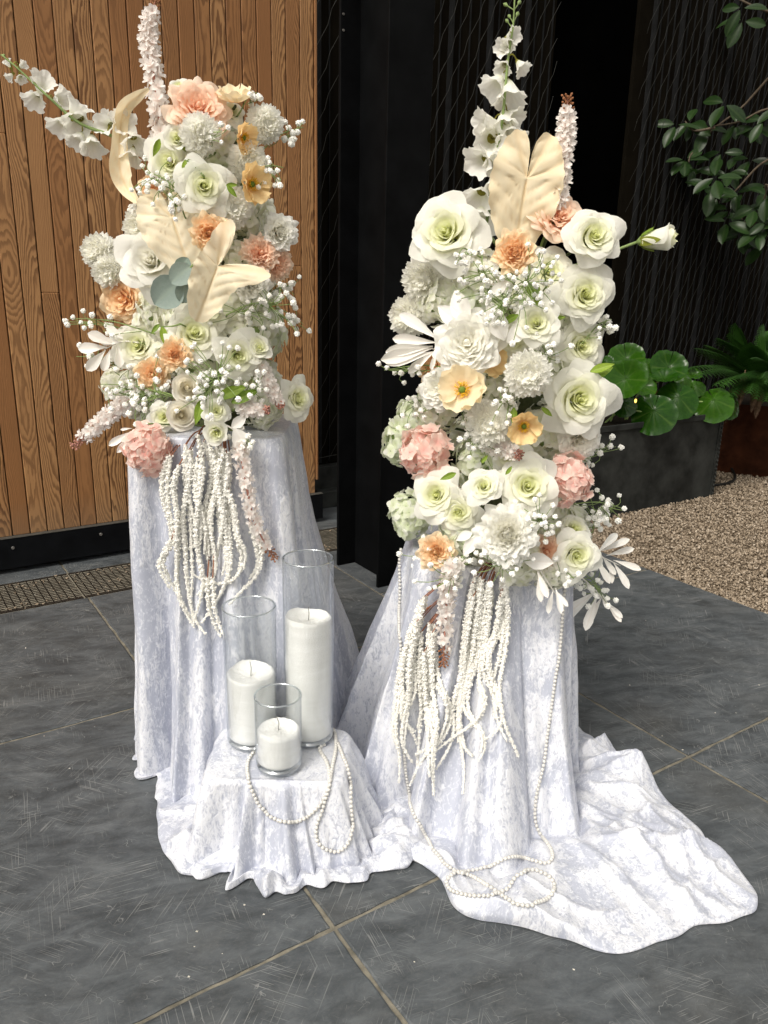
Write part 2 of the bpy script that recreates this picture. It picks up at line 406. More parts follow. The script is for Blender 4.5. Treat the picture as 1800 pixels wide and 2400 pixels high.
M['lead'] = simple_mat('lead_planter', (0.024, 0.0255, 0.024), 0.65, 0.12, 0.7, 6, bmp=0.3)
M['corten'] = simple_mat('corten', (0.030, 0.010, 0.0045), 0.85, 0.05, 0.6, 9, bmp=0.3)
M['soil'] = simple_mat('soil', (0.012, 0.009, 0.006), 0.95, 0.1, 0.5, 60, bmp=0.8)
M['cable'] = simple_mat('cable', (0.008, 0.007, 0.006), 0.6, 0.3, 0.2, 20)
M['bark'] = simple_mat('bark', (0.085, 0.065, 0.045), 0.8, 0.2, 0.4, 40)
M['deadleaf'] = simple_mat('dead_leaf', (0.12, 0.075, 0.045), 0.8, 0.2, 0.5, 40)
M['stem'] = simple_mat('stem', (0.21, 0.29, 0.10), 0.5, 0.3, 0.3, 30)
M['stemdark'] = simple_mat('stem_dark', (0.05, 0.07, 0.025), 0.6, 0.3, 0.3, 30)
M['bud_brown'] = simple_mat('brown_bud', (0.30, 0.125, 0.055), 0.55, 0.3, 0.3, 60)
M['bud_pink'] = simple_mat('pink_bud', (0.42, 0.20, 0.155), 0.6, 0.3, 0.3, 60)
M['sepal'] = make_leaf('sepal', (0.17, 0.27, 0.035), (0.33, 0.42, 0.06), (0.36, 0.08, 0.03), 0.5, 0.2, 25)
M['foam'] = simple_mat('floral_foam', (0.10, 0.115, 0.06), 0.95, 0.05, 0.3, 60)
M['wick'] = simple_mat('wick', (0.32, 0.31, 0.29), 0.9, 0.1, 0.2, 60)
M['pearl'] = simple_mat('pearl', (0.60, 0.59, 0.56), 0.18, 0.7, 0.04, 60)
M['thread'] = simple_mat('thread', (0.7, 0.68, 0.62), 0.7, 0.2, 0.1, 60)
M['amaranth'] = petal_mat('amaranth', (0.975, 0.968, 0.935), (0.965, 0.955, 0.91), (0.97, 0.96, 0.92), 0.2, 0.85)
M['amstem'] = simple_mat('amaranth_stem', (0.30, 0.13, 0.075), 0.7, 0.2, 0.4, 60)
WHITE = (0.86, 0.87, 0.82)
M['rose'] = petal_mat('rose_white', (0.90, 0.92, 0.60), (0.965, 0.96, 0.90), (0.86, 0.90, 0.54))
M['rosepure'] = petal_mat('rose_pure_white', (0.955, 0.945, 0.88), (0.97, 0.965, 0.93), (0.94, 0.93, 0.84))
M['rosecream'] = petal_mat('rose_cream', (0.93, 0.89, 0.76), (0.94, 0.92, 0.86), (0.90, 0.87, 0.70))
M['peach'] = petal_mat('peach', (0.98, 0.73, 0.45), (0.98, 0.80, 0.56), (0.97, 0.62, 0.32))
M['peachpale'] = petal_mat('peach_pale', (0.97, 0.70, 0.52), (0.97, 0.80, 0.66), (0.95, 0.60, 0.42))
M['apricot'] = petal_mat('apricot_rose', (0.975, 0.76, 0.48), (0.98, 0.82, 0.60), (0.965, 0.68, 0.38))
M['pink'] = petal_mat('pink_hydrangea', (0.96, 0.70, 0.63), (0.97, 0.79, 0.71), (0.94, 0.58, 0.53), tip=(0.97, 0.89, 0.82))
M['poppy'] = petal_mat('poppy', (0.95, 0.78, 0.48), (0.96, 0.84, 0.60), (0.95, 0.46, 0.05), 0.35)
M['poppyorange'] = petal_mat('poppy_orange', (0.95, 0.64, 0.26), (0.955, 0.74, 0.40), (0.93, 0.42, 0.04), 0.35)
M['mum'] = petal_mat('mum', (0.955, 0.945, 0.87), (0.97, 0.965, 0.925), (0.93, 0.93, 0.80), 0.45)
M['hyd'] = petal_mat('hydrangea', (0.94, 0.935, 0.83), (0.955, 0.95, 0.88), (0.84, 0.88, 0.64))
M['hydgreen'] = petal_mat('hydrangea_green', (0.82, 0.87, 0.68), (0.91, 0.925, 0.85), (0.72, 0.80, 0.50))
M['delph'] = petal_mat('delphinium', (0.95, 0.945, 0.86), (0.965, 0.96, 0.91), (0.86, 0.89, 0.62))
M['stock'] = petal_mat('stock', (0.96, 0.92, 0.89), (0.97, 0.945, 0.92), (0.92, 0.80, 0.75))
M['gyp'] = petal_mat('gypsophila', (0.94, 0.935, 0.88), (0.965, 0.96, 0.925), (0.95, 0.945, 0.89), 0.1, 0.8)
M['cream'] = make_leaf('cream_leaf', (0.92, 0.79, 0.55), (0.94, 0.87, 0.70), (0.86, 0.62, 0.33), 0.6, 0.35, 6)
M['whiteleaf'] = make_leaf('white_leaf', (0.91, 0.88, 0.83), (0.93, 0.92, 0.89), (0.85, 0.80, 0.73), 0.55, 0.3, 8)
M['eucalypt'] = make_leaf('eucalyptus', (0.20, 0.27, 0.235), (0.29, 0.355, 0.325), (0.34, 0.42, 0.36), 0.6, 0.15, 10)
M['ligularia'] = make_leaf('ligularia', (0.010, 0.045, 0.003), (0.030, 0.090, 0.006), (0.085, 0.15, 0.028), 0.2, 0.12, 7)
M['fern'] = make_leaf('fern', (0.012, 0.045, 0.007), (0.040, 0.115, 0.014), (0.04, 0.085, 0.02), 0.5, 0.15, 9)
M['shrub'] = make_leaf('shrub', (0.009, 0.023, 0.006), (0.020, 0.046, 0.011), (0.035, 0.06, 0.02), 0.32, 0.12, 9)
M['greenleaf'] = make_leaf('green_leaf', (0.12, 0.21, 0.025), (0.27, 0.38, 0.045), (0.34, 0.44, 0.09), 0.45, 0.2, 9)
M['stamen'] = simple_mat('stamen', (0.85, 0.48, 0.03), 0.6, 0.2, 0.3, 60)
M['pistil'] = simple_mat('pistil', (0.13, 0.19, 0.025), 0.6, 0.2, 0.3, 60)
M['debris'] = simple_mat('debris', (0.6, 0.57, 0.5), 0.8, 0.2, 0.4, 60)

# ================================================================== SETTING
# ground sheet
me = mk_mesh('ground', [(-60, -60, -0.022), (60, -60, -0.022), (60, 60, -0.022), (-60, 60, -0.022)], [[0, 1, 2, 3]],
             simple_mat('ground_gravel', (0.17, 0.13, 0.09), 0.95, 0.1, 0.4, 90, bmp=0.8), False)
tag(link('ground', me), kind='structure')
# paved floor: grout bed with slabs
XJ = [-1.69, -0.515, 0.665, 1.845, 3.02]
mb = MB(); mb.box((-1.69, -2.2, -0.06), (3.012, 4.04, -0.0045))
floor = tag(mb.build('floor', M['grout'], smooth=False), kind='structure')
slabs = []
for a, b in zip(XJ[:-1], XJ[1:]):
    for y0, y1 in ((-2.12, -1.03), (-1.03, 0.062), (0.062, 1.153), (1.153, 2.243)):
        slabs.append((a, b, y0, y1))
slabs += [(-1.69, -.515, 2.243, 3.222), (-.515, .665, 2.243, 3.222), (.665, 1.743, 2.243, 3.222),
          (1.743, 3.02, 2.243, 2.635), (1.743, 3.02, 2.635, 3.222),
          (-1.69, -.515, 3.556, 4.04), (-.515, .655, 3.556, 4.04), (.655, 1.80, 3.556, 4.04), (1.80, 3.02, 3.556, 4.04)]
def slab_mesh(x0, x1, y0, y1, k):
    g = 0.0048; x0 += g; x1 -= g; y0 += g; y1 -= g
    if abs(x1 - 3.02 + g) < 1e-6: x1 += g
    n = 44; out = []
    for (a, b) in (((x0, y0), (x1, y0)), ((x1, y0), (x1, y1)), ((x1, y1), (x0, y1)), ((x0, y1), (x0, y0))):
        t = np.linspace(0, 1, n, endpoint=False)[:, None]; out.append(np.array(a) + (np.array(b) - np.array(a)) * t)
    o = np.concatenate(out); c = o.mean(0)
    dr = np.sign(o - c) * 0; j = np.stack([sn(o, 60, k + 3), sn(o, 60, k + 9)], 1) * 0.0013 + np.stack([sn(o, 260, k + 3), sn(o, 260, k + 9)], 1) * 0.0007
    o = o + j
    inn = o + (c - o) / np.linalg.norm(o - c, axis=1)[:, None] * 0.005
    m_ = len(o)
    V = np.concatenate([np.c_[o, np.full(m_, -0.05)], np.c_[o, np.full(m_, -0.0022)], np.c_[inn, np.zeros(m_)], [[c[0], c[1], 0.0]]])
    F = []
    for i in range(m_):
        q = (i + 1) % m_
        F += [[i, q, m_ + q, m_ + i], [m_ + i, m_ + q, 2 * m_ + q, 2 * m_ + i], [2 * m_ + i, 2 * m_ + q, 3 * m_]]
    V[:, :2] -= c
    return mk_mesh('slab', V, F, M['slate'], False), c
for k, s_ in enumerate(slabs):
    me, c = slab_mesh(*s_, k)
    link('slab', me, floor, (c[0], c[1], 0))

# drain channel with slotted grate
gr = empty('drain_grate', Matrix.Translation((0, 3.39, 0)))
tag(gr, 'rusty slotted drain grate clogged with grit, set in slate floor before the timber door', 'drain grate')
mb = MB(); mb.box((-1.69, -0.163, -0.05), (3.0, 0.16, -0.024)); mb.build('channel_bed', M['soil'], gr, False)
for sx_ in range(8):
    mb = MB(); x0 = -1.69 + sx_ * 0.586; x1 = x0 + 0.58
    for y_ in (-0.163, 0.150): mb.box((x0, y_, -0.03), (x1, y_ + 0.013, -0.002))
    n = 15
    for i in range(n):
        y = -0.143 + i * 0.2915 / n
        mb.box((x0, y, -0.02), (x1, y + 0.009, -0.003 - 0.001 * rnd.random()))
    for i in range(20):
        x = x0 + i * 0.58 / 20; mb.box((x, -0.149, -0.022), (x + 0.005, 0.1495, -0.0045))
    mb.build('grate_panel', M['rustgrate'], gr, False)
mb = MB()
for i in range(420):
    x, y = rnd.uniform(-0.3, 2.6), rnd.choice([rnd.uniform(-.15, .15), rnd.uniform(.08, .16), rnd.uniform(-.16, -.1)]); s_ = rnd.uniform(.002, .0065)
    V = np.array([(1, 0, 0), (-1, 0, 0), (0, 1, 0), (0, -1, 0), (0, 0, .7), (0, 0, -.7)], float) * s_ + (x, y, -.002 + s_ * .3) + nrg.normal(size=(6, 3)) * s_ * .3
    mb.add(V, [[0, 2, 4], [2, 1, 4], [1, 3, 4], [3, 0, 4], [2, 0, 5], [1, 2, 5], [3, 1, 5], [0, 3, 5]], (rnd.random() * .55, 0, 0))
tag(mb.build('grit', M['gravel'], gr, False), kind='stuff')

# timber door
YD = 3.70
door = empty('timber_door', Matrix.Translation((0.7, YD, 0)))
tag(door, 'cedar plank door of vertical boards with black kick plate', 'door')
PW = 0.0733
def plank(x0, x1, z0, z1, y0=0.0, bv=0.0028):
    cx = (x0 + x1) / 2
    bm_ = bevel_box('plank', (x0 - cx, y0, z0), (x1 - cx, y0 + 0.025, z1), M['wood'], bv)
    return link('plank', bm_, door, (cx - 0.7, rnd.uniform(-.0012, .0012), 0))
edges = [2.006 - PW * i for i in range(37)]
cuts = {19: [1.83], 17: [1.22], 16: [0.60], 13: [0.57], 1: [1.36], 27: [1.5]}
for i in range(36):
    x1, x0 = edges[i] - 0.0021, edges[i + 1] + 0.0021
    zs = [0.165] + cuts.get(i, []) + [2.95]
    for a, b in zip(zs[:-1], zs[1:]): plank(x0, x1, a, b - (0.0005 if b < 2.9 else 0))
mb = MB(); mb.box((-1.33, 0.02, 0.165), (1.30, 0.06, 2.95)); mb.build('door_core', M['darkvoid'], door, False)
eb = link('edge_batten', bevel_box('edge_batten', (1.3085, -0.006, 0.24), (1.321, 0.06, 2.95), M['wood'], 0.002), door)
kp = link('kick_plate', bevel_box('kick_plate', (-1.33, -0.03, 0.022), (1.338, 0.055, 0.163), M['kick'], 0.003), door)
link('kick_edge', bevel_box('kick_edge', (-1.33, -0.032, 0.1632), (1.338, -0.001, 0.1665), M['kickedge'], 0.001), kp)
sc = None
for px_, py_ in ((112, 310), (872, 192), (1500, 100)):
    p = atY((px_ * .2712) / KD, (1200 + py_ * .2712) / KD, YD - .03)
    bm = bmesh.new(); bmesh.ops.create_cone(bm, cap_ends=True, segments=14, radius1=.0075, radius2=.0055, depth=.005)
    if sc is None:
        sc = bpy.data.meshes.new('screw'); bm.to_mesh(sc); sc.materials.append(M['steel'])
    bm.free()
    o = link('screw', sc, kp, (p[0] - 0.7, -0.0325, p[2])); o.rotation_euler = (R(90), 0, 0)

# black steel column (I section)
colm = empty('steel_column', Matrix.Translation((1.87, 2.87, 0)))
tag(colm, 'black steel I-section column standing between the timber door and the dark wall', 'column')
def bx(name, a, b, mat, parent, off, w=0.002):
    a = np.array(a) - off; b = np.array(b) - off
    return link(name, bevel_box(name, a, b, mat, w), parent)
off = np.array([1.87, 2.87, 0])
bx('flange', (1.757, 3.02, 0.0), (1.985, 3.036, 3.2), M['black'], colm, off)
bx('web', (1.848, 2.707, 0.0), (1.868, 3.019, 3.2), M['black'], colm, off)
bx('flange', (1.768, 2.69, 0.0), (1.971, 2.706, 3.2), M['black'], colm, off)
for px_, py_ in ((805, 33), (805, 71)):
    p = atY(px_ / KD, py_ / KD, 3.02) - off
    o = link('bolt', sc, colm, (p[0], p[1] - .0015, p[2])); o.rotation_euler = (R(90), 0, 0); o.scale = (.7, .7, 1)

# dark wall with battens and wire mesh behind
YW = 4.05
def wall(xa, xb, pitch, x_first, label, z0):
    off = np.array([xa, YW, 0]); w = empty('mesh_clad_wall', Matrix.Translation(off)); tag(w, label, 'wall')
    mb = MB(); mb.box((0, 0.02, 0), (xb - xa, 0.10, 3.4)); mb.build('cladding', M['cladding'], w, False)
    x = x_first
    while x < xb:
        link('batten', bevel_box('batten', (x - xa - .010, -.012, z0), (x - xa + .010, .0195, 3.4), M['batten'], .001), w)
        mb = MB()
        for q in (.25, .5, .75):
            xx = x - xa + q * pitch
            if xx < xb - xa: mb.box((xx - .0022, .008, z0), (xx + .0022, .0195, 3.4))
        if mb.n: mb.build('seam_bead', M['batten'], w, False)
        x += pitch
    mb = MB(); W_ = xb - xa; H_ = 3.4; stepx, stepz = 0.10, 0.20
    k = -int(H_ / stepz * stepx / .09) - 2
    x0 = k * .09
    while x0 < W_:
        pts = []; x = x0; z = z0
        while z < H_:
            if 0 <= x <= W_: pts += [(x, -.022, z)]
            elif pts: break
            x2, z2 = x + stepx * .78, z + stepz * .62
            if 0 <= x2 <= W_: pts += [(x2, -.022, z2)]
            x += stepx; z += stepz
        if len(pts) > 1: mb.tube(pts, .0013, 3)
        x0 += .09
    tag(mb.build('wire_mesh', M['wire'], w), kind='stuff')
    return w
wall(1.99, 3.915, .2885, 3.09 - .2885 * 3, 'dark wall with grey battens and wire mesh beside the steel column', 0.24)
wall(4.68, 9.5, .2885, 4.815, 'dark mesh covered wall behind the leafy planters', 0.0)
mb = MB(); mb.box((0, 0.0, 0), (.76, .12, 3.4))
o = mb.build('dark_recess_panel', M['darkvoid'], None, False); o.location = (3.917, YW + .05, 0)
tag(o, 'plain black panel between the two wire mesh walls', 'panel')
mb = MB(); mb.box((-1.7, 0, 0), (1.985, .1, 3.4)); o = mb.build('back_wall', M['darkvoid'], None, False); o.location = (0, YW + .06, 0)
tag(o, 'black wall hidden behind the timber door', 'wall')
sill = empty('wall_sill', Matrix.Translation((1.99, 4.0, 0))); tag(sill, 'dark stone sill under the wire mesh between door and column', 'sill')
link('sill_block', bevel_box('sill_block', (0, -.03, .0), (1.0, .035, .235), M['lead'], .004), sill)
link('sill_step', bevel_box('sill_step', (0, -.10, .0), (1.0, -.031, .10), M['lead'], .004), sill)
p0, p1 = atY(103 * 0.1582 / KD + 730 / KD, (1000 + 467 * .1582) / KD, 4.02), atY((730 + 380 * .1582) / KD, (1000 + 412 * .1582) / KD, 4.02)
mb = MB(); mb.tube([p0 - (0, .0, 0), (p0 + p1) / 2, p1], .002, 5); o = mb.build('wire', M['wire'], None); o.parent = sill; o.matrix_parent_inverse = Matrix.Translation((-1.99, -4.0, 0))

# gravel stones
def pebbles():
    n = 60000
    ico = np.array([(0, 0, 1), (.894, 0, .447), (.276, .851, .447), (-.724, .526, .447), (-.724, -.526, .447), (.276, -.851, .447),
                    (.724, .526, -.447), (-.276, .851, -.447), (-.894, 0, -.447), (-.276, -.851, -.447), (.724, -.526, -.447), (0, 0, -1)])
    f = [(0, 1, 2), (0, 2, 3), (0, 3, 4), (0, 4, 5), (0, 5, 1), (1, 6, 2), (2, 7, 3), (3, 8, 4), (4, 9, 5), (5, 10, 1), (6, 7, 2), (7, 8, 3), (8, 9, 4), (9, 10, 5), (10, 6, 1)]
    g = np.random.default_rng(5)
    u = g.random(n) ** 1.25
    X = 3.026 + u * 3.4; Y = 1.3 + g.random(n) * 2.75
    keep = ~((X > 3.0) & (X < 4.53) & (Y > 2.99) & (Y < 3.38)); X, Y = X[keep], Y[keep]; n = len(X)
    s = g.uniform(.0035, .0082, n) * (1 + .35 * u[keep])
    A = g.normal(size=(n, 3, 3)); Q, _ = np.linalg.qr(A)
    sh = g.uniform(.55, 1.15, (n, 1, 3))
    V = (ico[None] * (1 + .18 * g.normal(size=(n, 12, 1)))) * sh
    V = np.einsum('nij,nkj->nki', Q, V) * s[:, None, None]
    V += np.stack([X, Y, -.016 + g.uniform(0, .012, n)], 1)[:, None, :]
    Fc = (np.array(f)[None] + (np.arange(n) * 12)[:, None, None]).reshape(-1, 3)
    pv = np.repeat(np.stack([g.random(n), g.random(n), g.random(n)], 1), 12, 0)
    return mk_mesh('gravel_stones', V.reshape(-1, 3), Fc, M['gravel'], False, pv=pv)
tag(link('gravel_stones', pebbles()), 'beige gravel spread beside the slate paving', 'gravel', kind='stuff')

# planters
pl = empty('metal_planter', Matrix.Translation((3.0, 2.96, -.02)))
tag(pl, 'grey weathered metal trough planter with riveted corner standing on gravel', 'planter')
def trough():
    mb = MB(); t = .012; L_, W_, H_ = 1.56, .40, .555
    def wallpanel(a, b, nrm):
        pass
    mb.box((0, 0, 0), (L_, t, H_)); mb.box((0, W_ - t, 0), (L_, W_, H_)); mb.box((0, t, 0), (t, W_ - t, H_)); mb.box((L_ - t, t, 0), (L_, W_ - t, H_))
    mb.build('trough', M['lead'], pl, False)
    link('rim', bevel_box('rim', (-.012, -.012, H_ - .03), (L_ + .012, -.0005, H_ + .006), M['lead'], .003), pl)
    link('corner_strap', bevel_box('corner_strap', (L_ - .035, -.006, .01), (L_ + .004, -.0004, H_ - .032), M['lead'], .002), pl)
    mb = MB(); mb.box((t, t, .1), (L_ - t, W_ - t, H_ - .03)); mb.build('soil', M['soil'], pl, False)
    bm = bmesh.new(); bmesh.ops.create_uvsphere(bm, u_segments=8, v_segments=5, radius=.009); rv = bpy.data.meshes.new('rivet'); bm.to_mesh(rv); bm.free(); rv.materials.append(M['lead'])
    for i in range(19):
        link('rivet', rv, pl, (L_ - .012, -.007, .03 + i * .027))
trough()
RC = np.array([6.03, 3.62]); RR = 0.86
mb = MB(); th = np.linspace(0, 2 * PI, 64, endpoint=False)
prof = [(RR, -.03), (RR, .5), (RR - .012, .5), (RR - .012, .42)]
V = np.array([[(r_ * math.cos(a), r_ * math.sin(a), z) for r_, z in prof] for a in th]).reshape(-1, 3)
mb.add(V, grid_faces(64, 4, closed=True))
cp = empty('corten_planter', Matrix.Translation((RC[0], RC[1], 0))); tag(cp, 'round rusty brown steel planter holding the fern', 'planter')
mb.build('drum', M['corten'], cp)
mb = MB(); mb.add([(.84 * math.cos(a), .84 * math.sin(a), .44) for a in th], [list(range(64))]); mb.build('soil', M['soil'], cp, False)
# cable
def spline(pts, n=60):
    pts = np.asarray(pts, float); m = len(pts); t = np.linspace(0, m - 1, n); out = []
    for x in t:
        i = min(int(x), m - 2); f = x - i
        p0, p1, p2, p3 = pts[max(i - 1, 0)], pts[i], pts[i + 1], pts[min(i + 2, m - 1)]
        out.append(.5 * ((2 * p1) + (-p0 + p2) * f + (2 * p0 - 5 * p1 + 4 * p2 - p3) * f * f + (-p0 + 3 * p1 - 3 * p2 + p3) * f ** 3))
    return np.array(out)
cpts = [atz((1600 + x * .1582) / KD, (900 + y * .1582) / KD, z) for x, y, z in ((350, 1490, .0), (460, 1497, .005), (640, 1475, .006), (760, 1420, .01), (770, 1340, .02), (700, 1220, .03), (600, 1140, .03), (480, 1110, .01))]
mb = MB(); mb.tube(spline(cpts, 40), .009, 6); tag(mb.build('cable', M['cable']), 'thin black cable curling on gravel beside the metal planter', 'cable')

# ------------------------------------------------------------------ leaves
def leaf_mesh(name, outline, mat, cup=0.1, arch=0.3, veins=(), nu=13, nv=17, wave=0.0, seed=0, relief=0.01):
    """outline: half width as function of v (0 base..1 tip), unit length along +Y, face +Z"""
    v = np.linspace(0, 1, nv); u = np.linspace(-1, 1, nu); U, Vv = np.meshgrid(u, v, indexing='ij')
    w = np.interp(Vv, *zip(*outline)); X = U * w; Y = Vv.copy()
    Z = cup * U ** 2 * w - arch * Vv ** 2 + wave * sn(np.stack([X * 6, Y * 6], -1), 1.0, seed) * (abs(U) ** 1.2)
    vein = np.clip(1 - abs(U) * 9, 0, 1)
    k = np.abs(((Vv * 6 - abs(U) * 1.2) % 1) - .5) * 2
    side = np.clip(1 - (1 - k) * 4, 0, 1) * 0 + np.clip((k - .8) * 5, 0, 1) * .6
    pv = np.stack([np.maximum(vein, side * (Vv < .92)), Vv, abs(U)], -1)
    Z = Z - relief * np.maximum(vein, side)
    P = np.stack([X, Y, Z], -1).reshape(-1, 3)
    return mk_mesh(name, P, grid_faces(nu, nv), mat, True, pv=pv.reshape(-1, 3))
OVAL = [(0, .02), (.08, .08), (.25, .19), (.5, .25), (.7, .235), (.85, .16), (.95, .07), (1, .0)]
SPOON = [(0, .02), (.12, .04), (.3, .11), (.55, .2), (.75, .23), (.9, .17), (.97, .09), (1, .02)]

def frame(p, z, y=None, scale=1.0, twist=0.0):
    """matrix with local Z along z"""
    z = Vector(z).normalized()
    y = Vector(y) if y is not None else Vector((0.13, 0.21, 0.97))
    y = (y - z * y.dot(z))
    if y.length < 1e-4: y = Vector((1, 0, 0)) - z * z.x
    y.normalize(); x = y.cross(z)
    m = Matrix(((x.x, y.x, z.x, p[0]), (x.y, y.y, z.y, p[1]), (x.z, y.z, z.z, p[2]), (0, 0, 0, 1)))
    return m @ Matrix.Rotation(twist, 4, 'Z') @ Matrix.Diagonal((scale, scale, scale, 1))
def tocam(p):
    d = CAM - np.asarray(p); return d / np.linalg.norm(d)
def face(p, fx=0, fy=0):
    n = tocam(p) + fx * CRT + fy * CUP; return n / np.linalg.norm(n)
def set_local(o, parentM, Mw):
    o.matrix_local = parentM.inverted() @ Mw

# shrub branches at top right
shrub_root = np.array([6.25, 3.55, .44]); MS = Matrix.Translation(shrub_root)
shrub = empty('leafy_shrub', MS); tag(shrub, 'dark green leafy shrub branches reaching in from the right edge', 'shrub')
DS = 6.1
SL = [leaf_mesh('leaf', OVAL, M['shrub'], .25, a, nu=7, nv=9, seed=i, relief=.006) for i, a in enumerate((.12, .3, .2))]
brs = [[(1790, 80), (1700, 135), (1659, 170), (1600, 235), (1545, 275), (1495, 330), (1488, 350)], [(1760, 330), (1659, 345), (1600, 400), (1575, 430)],
       [(1790, 600), (1700, 560), (1659, 400), (1650, 440), (1625, 490), (1600, 470)], [(1800, 60), (1659, 25), (1600, 0), (1585, -10)], [(1760, 230), (1659, 235), (1600, 262), (1545, 272)],
       [(1545, 275), (1500, 282), (1480, 262)]]
for b in brs:
    pts = spline([at(x, y, DS + .1 * math.sin(i + b[0][1])) for i, (x, y) in enumerate(b)], 16)
    mb = MB(); mb.tube(pts - shrub_root, np.linspace(.011, .0045, 16), 5); mb.build('branch', M['bark'], shrub)
mb = MB(); q = [at(1800, 60, DS), at(1790, 300, DS), at(1790, 600, DS), np.array([6.25, 3.55, .9]), shrub_root]
mb.tube(spline(q, 20) - shrub_root, np.linspace(.014, .024, 20), 7); mb.build('trunk', M['bark'], shrub)
def leaf_cluster(parent, PM, meshes, x, y, d, n, L, spread=1.0, flat=0.4):
    for i in range(n):
        a = 2 * PI * i / n + rnd.uniform(-.4, .4)
        p = at(x, y, d + rnd.uniform(-.06, .06))
        dirv = CRT * math.cos(a) + CUP * (math.sin(a) * .8 - .25) + tocam(p) * rnd.uniform(-.2, .5)
        nz = tocam(p) * .8 + CUP * rnd.uniform(.3, 1.0) + CRT * rnd.uniform(-.4, .4)
        s_ = L * rnd.uniform(.75, 1.2)
        o = link('leaf', rnd.choice(meshes), parent); set_local(o, PM, frame(p + dirv / np.linalg.norm(dirv) * L * .12, nz, dirv, s_))
for x, y, n in ((1488, 265, 6), (1460, 270, 3), (1525, 278, 5), (1480, 345, 7), (1500, 365, 4), (1565, 225, 5), (1590, 270, 6), (1632, 275, 6), (1650, 262, 4), (1545, 385, 6), (1520, 375, 4), (1572, 372, 6),
                (1590, 415, 7), (1550, 425, 5), (1575, 455, 7), (1610, 470, 7), (1600, 505, 6), (1640, 500, 7), (1630, 450, 6), (1655, 480, 6), (1570, 480, 5), (1602, 18, 4), (1605, 45, 3), (1560, 330, 3),
                (1620, 345, 4), (1655, 425, 5), (1650, 530, 5), (1535, 410, 4), (1690, 470, 6), (1700, 380, 6), (1700, 250, 6)):
    leaf_cluster(shrub, MS, SL, x, y, DS + rnd.uniform(-.25, .2), max(3, int(n * .75)), .15)

# ligularia leaves in planter
def round_leaf(seed, cup=.25):
    nr, na = 9, 49; th = np.linspace(-PI * .992, PI * .992, na); r_ = np.linspace(0, 1, nr); T, Rr = np.meshgrid(th, r_, indexing='ij')
    edge = 1 + .012 * np.sin(7 * T + seed) + .008 * np.sin(13 * T + seed * 2); edge = edge * np.where(abs(T) > 2.4, 1 - .12 * (abs(T) - 2.4), 1)
    X = np.sin(T) * Rr * edge; Y = -np.cos(T) * Rr * edge * .95 - .12 * Rr
    nve = 13; ph = ((T / (2 * PI * .97) + .5) * nve) % 1; vein = np.clip(1 - np.minimum(ph, 1 - ph) * 14 * (.3 + Rr), 0, 1) * (Rr < .93)
    Z = cup * 1.5 * Rr ** 2 - .75 * cup * Rr ** 4 + .05 * Rr ** 2 * np.sin(3 * T + seed * 2) + .07 * Rr ** 2 * np.sin(nve * (T + .0)) * .35 + .09 * Rr * np.sin(2 * T + seed) - .025 * vein
    return mk_mesh('leaf', np.stack([X, Y, Z], -1).reshape(-1, 3), grid_faces(na, nr), M['ligularia'], True, pv=np.stack([vein * .8, Rr, Rr], -1).reshape(-1, 3))
LL = [round_leaf(i, c) for i, c in enumerate((.55, -.40, .35, -.6))]
lig_p = np.array([3.9, 3.15, .50]); ML = Matrix.Translation(lig_p)
lig = empty('round_leaf_plant', ML); tag(lig, 'glossy green plant with large round leaves filling the metal planter', 'plant')
for k, (cx, cy, r_, mi, fx, fy, dd) in enumerate(((280, 1000, 175, 0, .0, .6, .12), (275, 1190, 215, 0, -.1, .35, -.02), (690, 1080, 180, 0, .2, .5, .08), (550, 1500, 225, 1, -.1, .25, -.12),
        (790, 1370, 205, 1, .15, .3, -.08), (1130, 1400, 195, 3, .1, .4, -.10), (1310, 1420, 150, 3, .7, .3, -.06), (935, 1150, 80, 2, .3, .8, .15), (960, 1270, 95, 1, .1, .4, .05), (480, 1060, 110, 1, .1, .4, .16),
        (640, 1190, 150, 2, 0, 1.6, .02), (260, 1440, 120, 1, -.2, .2, .04), (80, 1020, 75, 1, -.2, .3, .15), (10, 1130, 70, 2, -.3, .3, .1), (440, 1260, 130, 0, .5, .4, .05), (-80, 1100, 120, 1, -.2, .4, .1), (-120, 1300, 140, 0, -.3, .4, .0), (850, 1190, 90, 3, .4, .5, .1),
        (140, 1330, 120, 1, -.2, .3, .08))):
    xs, ys = (1400 + cx * .2411) / KD, (600 + cy * .2411) / KD
    p = atY(xs, ys, 3.02 + dd * .9)
    s_ = r_ * .2411 / KD * m_per_px(p)
    o = link('leaf', LL[mi], lig); set_local(o, ML, frame(p, face(p, fx, fy), CUP, s_, rnd.uniform(-.35, .35)))
    mb = MB(); q = p + np.array([0, .03, -.02]); b_ = np.array([min(max(p[0] - .1, 3.05), 4.5), 3.2, .48])
    mb.tube(spline([b_ - lig_p, (b_ + q) / 2 - lig_p + (0, .03, .05), q - lig_p], 8), .006, 5); mb.build('leaf_stalk', M['stem'], lig)
# small warm fairy light among leaves
p = atY((1400 + 372 * .2411) / KD, (600 + 1408 * .2411) / KD, 2.93)
bm = bmesh.new(); bmesh.ops.create_icosphere(bm, subdivisions=2, radius=.010); me = bpy.data.meshes.new('fairy_light'); bm.to_mesh(me); bm.free()
m_, nt, N, L = newmat('bulb'); e = N('ShaderNodeEmission'); e.inputs[0].default_value = (1, .62, .12, 1); e.inputs[1].default_value = 2.2; ou = N('ShaderNodeOutputMaterial'); L(e.outputs[0], ou.inputs[0]); me.materials.append(m_)
fl = link('fairy_light', me, None, tuple(p)); fl.scale = (.7, .7, 1.2); tag(fl, 'tiny warm fairy light glowing among the round leaves', 'light')

